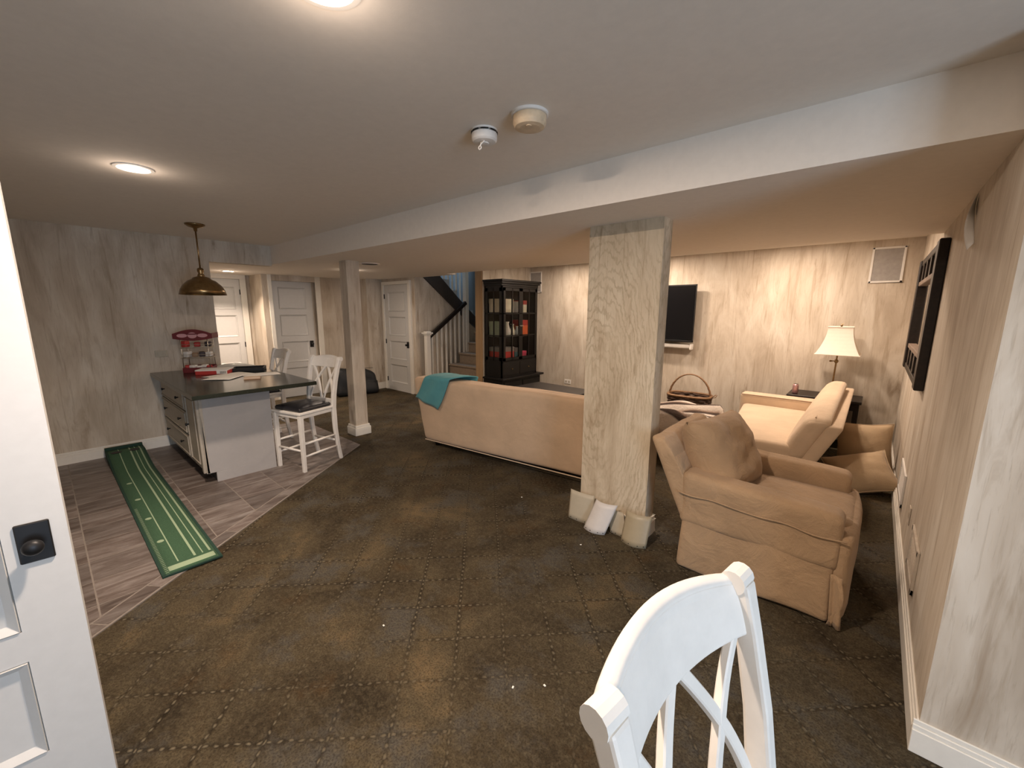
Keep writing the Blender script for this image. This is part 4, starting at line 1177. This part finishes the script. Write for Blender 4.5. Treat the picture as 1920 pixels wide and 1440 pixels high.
# ------------------------------------------------------------------ counter stools
def stool(label, loc, rz):
    s = thing('counter_stool', label, 'stool', loc, R(rz), 'white cross back counter stools')
    SZ = .615
    # seat frame and cushion (front is -y)
    part('seat_frame', MB().prism([(-.205, -.215), (.205, -.215), (.19, .205), (-.19, .205)], 'z', SZ-.055, SZ-.012).prism([(-.222, -.232), (.222, -.232), (.205, .21), (-.205, .21)], 'z', SZ-.014, SZ+.012), STOOLW, s, .006, seg=2)
    part('seat_cushion', MB().soft(-.20, .20, -.21, .175, SZ+.005, SZ+.055, .024, 8, 3, lambda p, q: (p.x*(1-.05*(q[1]*.5+.5)), p.y, p.z+(.018*(1-q[0]**2)*(1-q[1]**2) if q[2] > 0 else 0))), LEATHER, s, smooth=True)
    for sx in (-1, 1):
        part('leg', MB().bar([(sx*.195, -.205, 0), (sx*.195, -.205, SZ-.02)], .04, .04, (1, 0, 0), [(.034, .034), (.044, .044)]), STOOLW, s, .004)
        pts = [(sx*.182, .262, 0), (sx*.184, .232, .16), (sx*.187, .208, .36), (sx*.19, .20, .60), (sx*.195, .212, .74), (sx*.203, .235, .88), (sx*.212, .268, 1.02), (sx*.218, .296, 1.115)]
        part('back_post', MB().bar(pts, .034, .05, (1, 0, 0), [(.032, .036), (.032, .04), (.034, .046), (.036, .052), (.036, .05), (.036, .046), (.038, .042), (.044, .044)]), STOOLW, s, .007, seg=2)
        part('post_cap', MB().tube([(sx*.218-.024, .302, 1.118), (sx*.218+.024, .302, 1.118)], .024, 14), STOOLW, s, smooth=False)
        part('stretcher', MB().tube([(sx*.193, -.20, .165), (sx*.19, 0, .165), (sx*.186, .22, .165)], [.010, .013, .010], 8), STOOLW, s, smooth=True)
        part('stretcher', MB().tube([(sx*.193, -.20, .295), (sx*.19, 0, .295), (sx*.187, .21, .295)], [.010, .013, .010], 8), STOOLW, s, smooth=True)
    part('stretcher', MB().tube([(-.19, -.205, .225), (0, -.205, .225), (.19, -.205, .225)], [.010, .013, .010], 8), STOOLW, s, smooth=True)
    part('stretcher', MB().tube([(-.185, .22, .225), (0, .22, .225), (.185, .22, .225)], [.010, .013, .010], 8), STOOLW, s, smooth=True)
    # curved crest rail
    def bow(x): return .045*(1-(x/.215)**2)
    def yb_(z): # centre line of the back at height z
        tt = [(.60, .20), (.74, .212), (.88, .235), (1.02, .268), (1.115, .296)]
        for (a, b), (c, d) in zip(tt, tt[1:]):
            if z <= c: return b+(d-b)*(z-a)/(c-a)
        return .296
    def crest(u, v):
        x = -.205+.41*u
        lo = 1.022 - .006*math.sin(math.pi*u); hi = 1.112 + .022*math.sin(math.pi*u)
        z = lo+(hi-lo)*v
        return (x, yb_(min(z, 1.115))+bow(x)*1.0 + .010*v**3, z)
    part('crest_rail', MB().sheet(lambda u, v: crest(1-u, v), 20, 6, .024), STOOLW, s, .005, seg=2)
    pts = []
    for k in range(21):
        p = crest(k/20, 1.0); pts.append((p[0], p[1]+.004, p[2]-.002))
    part('crest_roll', MB().tube(pts, .0165, 10), STOOLW, s, smooth=True)
    part('lower_rail', MB().bar([(-.19+.38*k/10, .205+bow(-.19+.38*k/10)*.4, .665) for k in range(11)], .022, .045, (0, 1, 0)), STOOLW, s, .004)
    # two crossed gothic arcs
    for sx in (-1, 1):
        for a0, a1 in ((.175, .012), (.012, .175)):
            pts = []
            for k in range(15):
                f = k/14
                z = 1.03 - .36*f
                if a0 > a1: x = a0 + (a1-a0)*(1-(1-f)**1.7)
                else: x = a0 + (a1-a0)*f**.62
                if a0 < a1: x = a0 + (a1-a0)*(1-(1-f)**1.7)
                else: x = a0 + (a1-a0)*f**1.0*(1.0) - .018*math.sin(math.pi*f)
                x *= sx
                off = .004 if a0 > a1 else -.004
                pts.append((x, yb_(z)+bow(x)*(.4+.6*(1-f))+off*0, z))
            part('back_slat', MB().bar(pts, .025, .018, (1, 0, 0)), STOOLW, s, .003)
    return s
s1 = stool('white cross back counter stool with black seat facing the countertop end', (-4.455, 1.757, 0), 14.7)
s2_ = dup(s1, (-5.70, 1.72, 0), R(1), 'white counter stool half hidden behind the island countertop')
s3 = dup(s1, (.117, .608, 0), R(82), 'large white stool back in the foreground lit by daylight')

# ------------------------------------------------------------------ putting mat
def putt():
    t = NT('putting_green')
    sep = t.n('ShaderNodeSeparateXYZ'); t.link(t.mapping((1, 1, 1)), sep.inputs[0])
    x, y = sep.outputs[0], t.math('MULTIPLY', sep.outputs[1], -1.0)
    f = t.noise(t.mapping((1, 1, 1)), 240, 3, .7)
    col = t.ramp(f, [(.3, (.018, .055, .025)), (.7, (.055, .130, .066))])
    def band(a, lo, hi):
        return t.math('MULTIPLY', t.math('GREATER_THAN', a, lo), t.math('LESS_THAN', a, hi))
    m = None
    for c, h_ in ((-.055, .0035), (.035, .0065), (.078, .003), (.118, .006)):
        b = t.math('MULTIPLY', band(y, c-h_, c+h_), t.math('GREATER_THAN', x, .13))
        m = b if m is None else t.math('MAXIMUM', m, b)
    tick = t.math('MULTIPLY', band(y, -.135, -.118), t.math('MULTIPLY', t.math('LESS_THAN', t.math('FRACT', t.math('MULTIPLY', x, 40.0)), .35), t.math('LESS_THAN', x, 1.3)))
    m = t.math('MAXIMUM', m, t.math('MULTIPLY', tick, .8))
    bar_ = t.math('MULTIPLY', band(x, .035, .10), band(y, -.115, .130))
    m = t.math('MAXIMUM', m, bar_)
    for c in (.52, 1.0, 1.5, 2.0):
        dx = t.math('DIVIDE', t.math('SUBTRACT', x, c), .022); dy = t.math('DIVIDE', t.math('ADD', y, .085), .020)
        d = t.math('ADD', t.math('MULTIPLY', dx, dx), t.math('MULTIPLY', dy, dy))
        m = t.math('MAXIMUM', m, t.math('LESS_THAN', d, 1.0))
    col = t.mix(t.math('MULTIPLY', m, .85), col, (.36, .46, .30))
    t.bump(f, .5, .006)
    return t.fin(col, .95)
GREEN = putt(); GREEND = pm('mat_binding', (.006, .035, .022), .8)
pmat = thing('putting_mat', 'long green golf putting mat with white lines on the tiles', 'mat', (-3.13, .462, .0075), R(180))
# local x runs to the wall (world -x), y flipped
LM = 3.05
def zr(x): return .006 + .085*max(0, min(1, (x-2.35)/.55))**1.4
part('turf', MB().sheet(lambda u, v: (u*LM, (v-.5)*.285, zr(u*LM)+.001), 60, 4, .005), GREEN, pmat, smooth=True)
for sy in (-1, 1):
    part('binding', MB().bar([(LM*k/60, sy*.149, zr(LM*k/60)) for k in range(61)], .016, .010, (0, 1, 0)), GREEND, pmat)
part('binding', MB().box(-.012, .004, -.157, .157, .001, .011), GREEND, pmat)
part('ramp_box', MB().prism([(2.36, 0), (LM+.05, 0), (LM+.05, .12), (LM, .12), (LM, .08), (2.9, .075), (2.6, .03)], 'y', -.156, .156), GREEND, pmat)
for y in (-.07, .08):
    part('cup', MB().lathe([(.045, 0), (.045, .003)], 24), BLACKM, pmat, loc=(2.92, y, .093))

# ------------------------------------------------------------------ black bag behind the slim post
dg = thing('duffel_bag', 'soft black bag slumped on the floor behind the slim post', 'bag', (-7.55, 3.98, 0), R(80))
def bagd(p, q):
    sl_ = 1-.16*(p.z/.52)
    return (p.x*sl_+.02*noise.noise(p*4), p.y*(1-.35*p.z/.52)+.02*noise.noise(p*5), p.z+(.04*noise.noise((p.x*4, 0, 0)) - .07*max(0, q[0]) if q[2] > 0 else 0))
part('body', MB().soft(-.43, .43, -.18, .18, 0, .52, .09, 9, 4, bagd), pm('black_nylon', (.010, .012, .014), .55, bump=.3, bsc=30), dg, smooth=True)
part('handle', MB().tube([(-.12+.24*k/12, -.03, .50+.07*math.sin(math.pi*k/12)) for k in range(13)], .012, 8), BLACKM, dg, smooth=True)
part('zip', MB().bar([(-.34+.68*k/10, -.01, .525-.03*(k/10)) for k in range(11)], .02, .006, (0, 1, 0)), BLACKM, dg)

# ------------------------------------------------------------------ crumbs of paper on the carpet
for k, (x, y) in enumerate(((-1.77, 1.0), (-1.40, 2.35), (-1.02, 1.18), (-.92, 1.28), (-2.2, 2.65))):
    tag(part('paper_scrap', MB().soft(-.006, .006, -.004, .004, 0, .004, .0015, 2, 1), PAPER, loc=(x, y, .002), rot=(0, 0, k)),
        ['tiny white paper scrap on the carpet left of centre', 'tiny white paper scrap on the carpet near the curved panels', 'tiny white crumb on carpet in front of the stool back',
         'tiny white crumb on carpet nearest the stool back', 'tiny white paper scrap on carpet below the sofa'][k], 'paper scrap', 'scraps on the carpet')
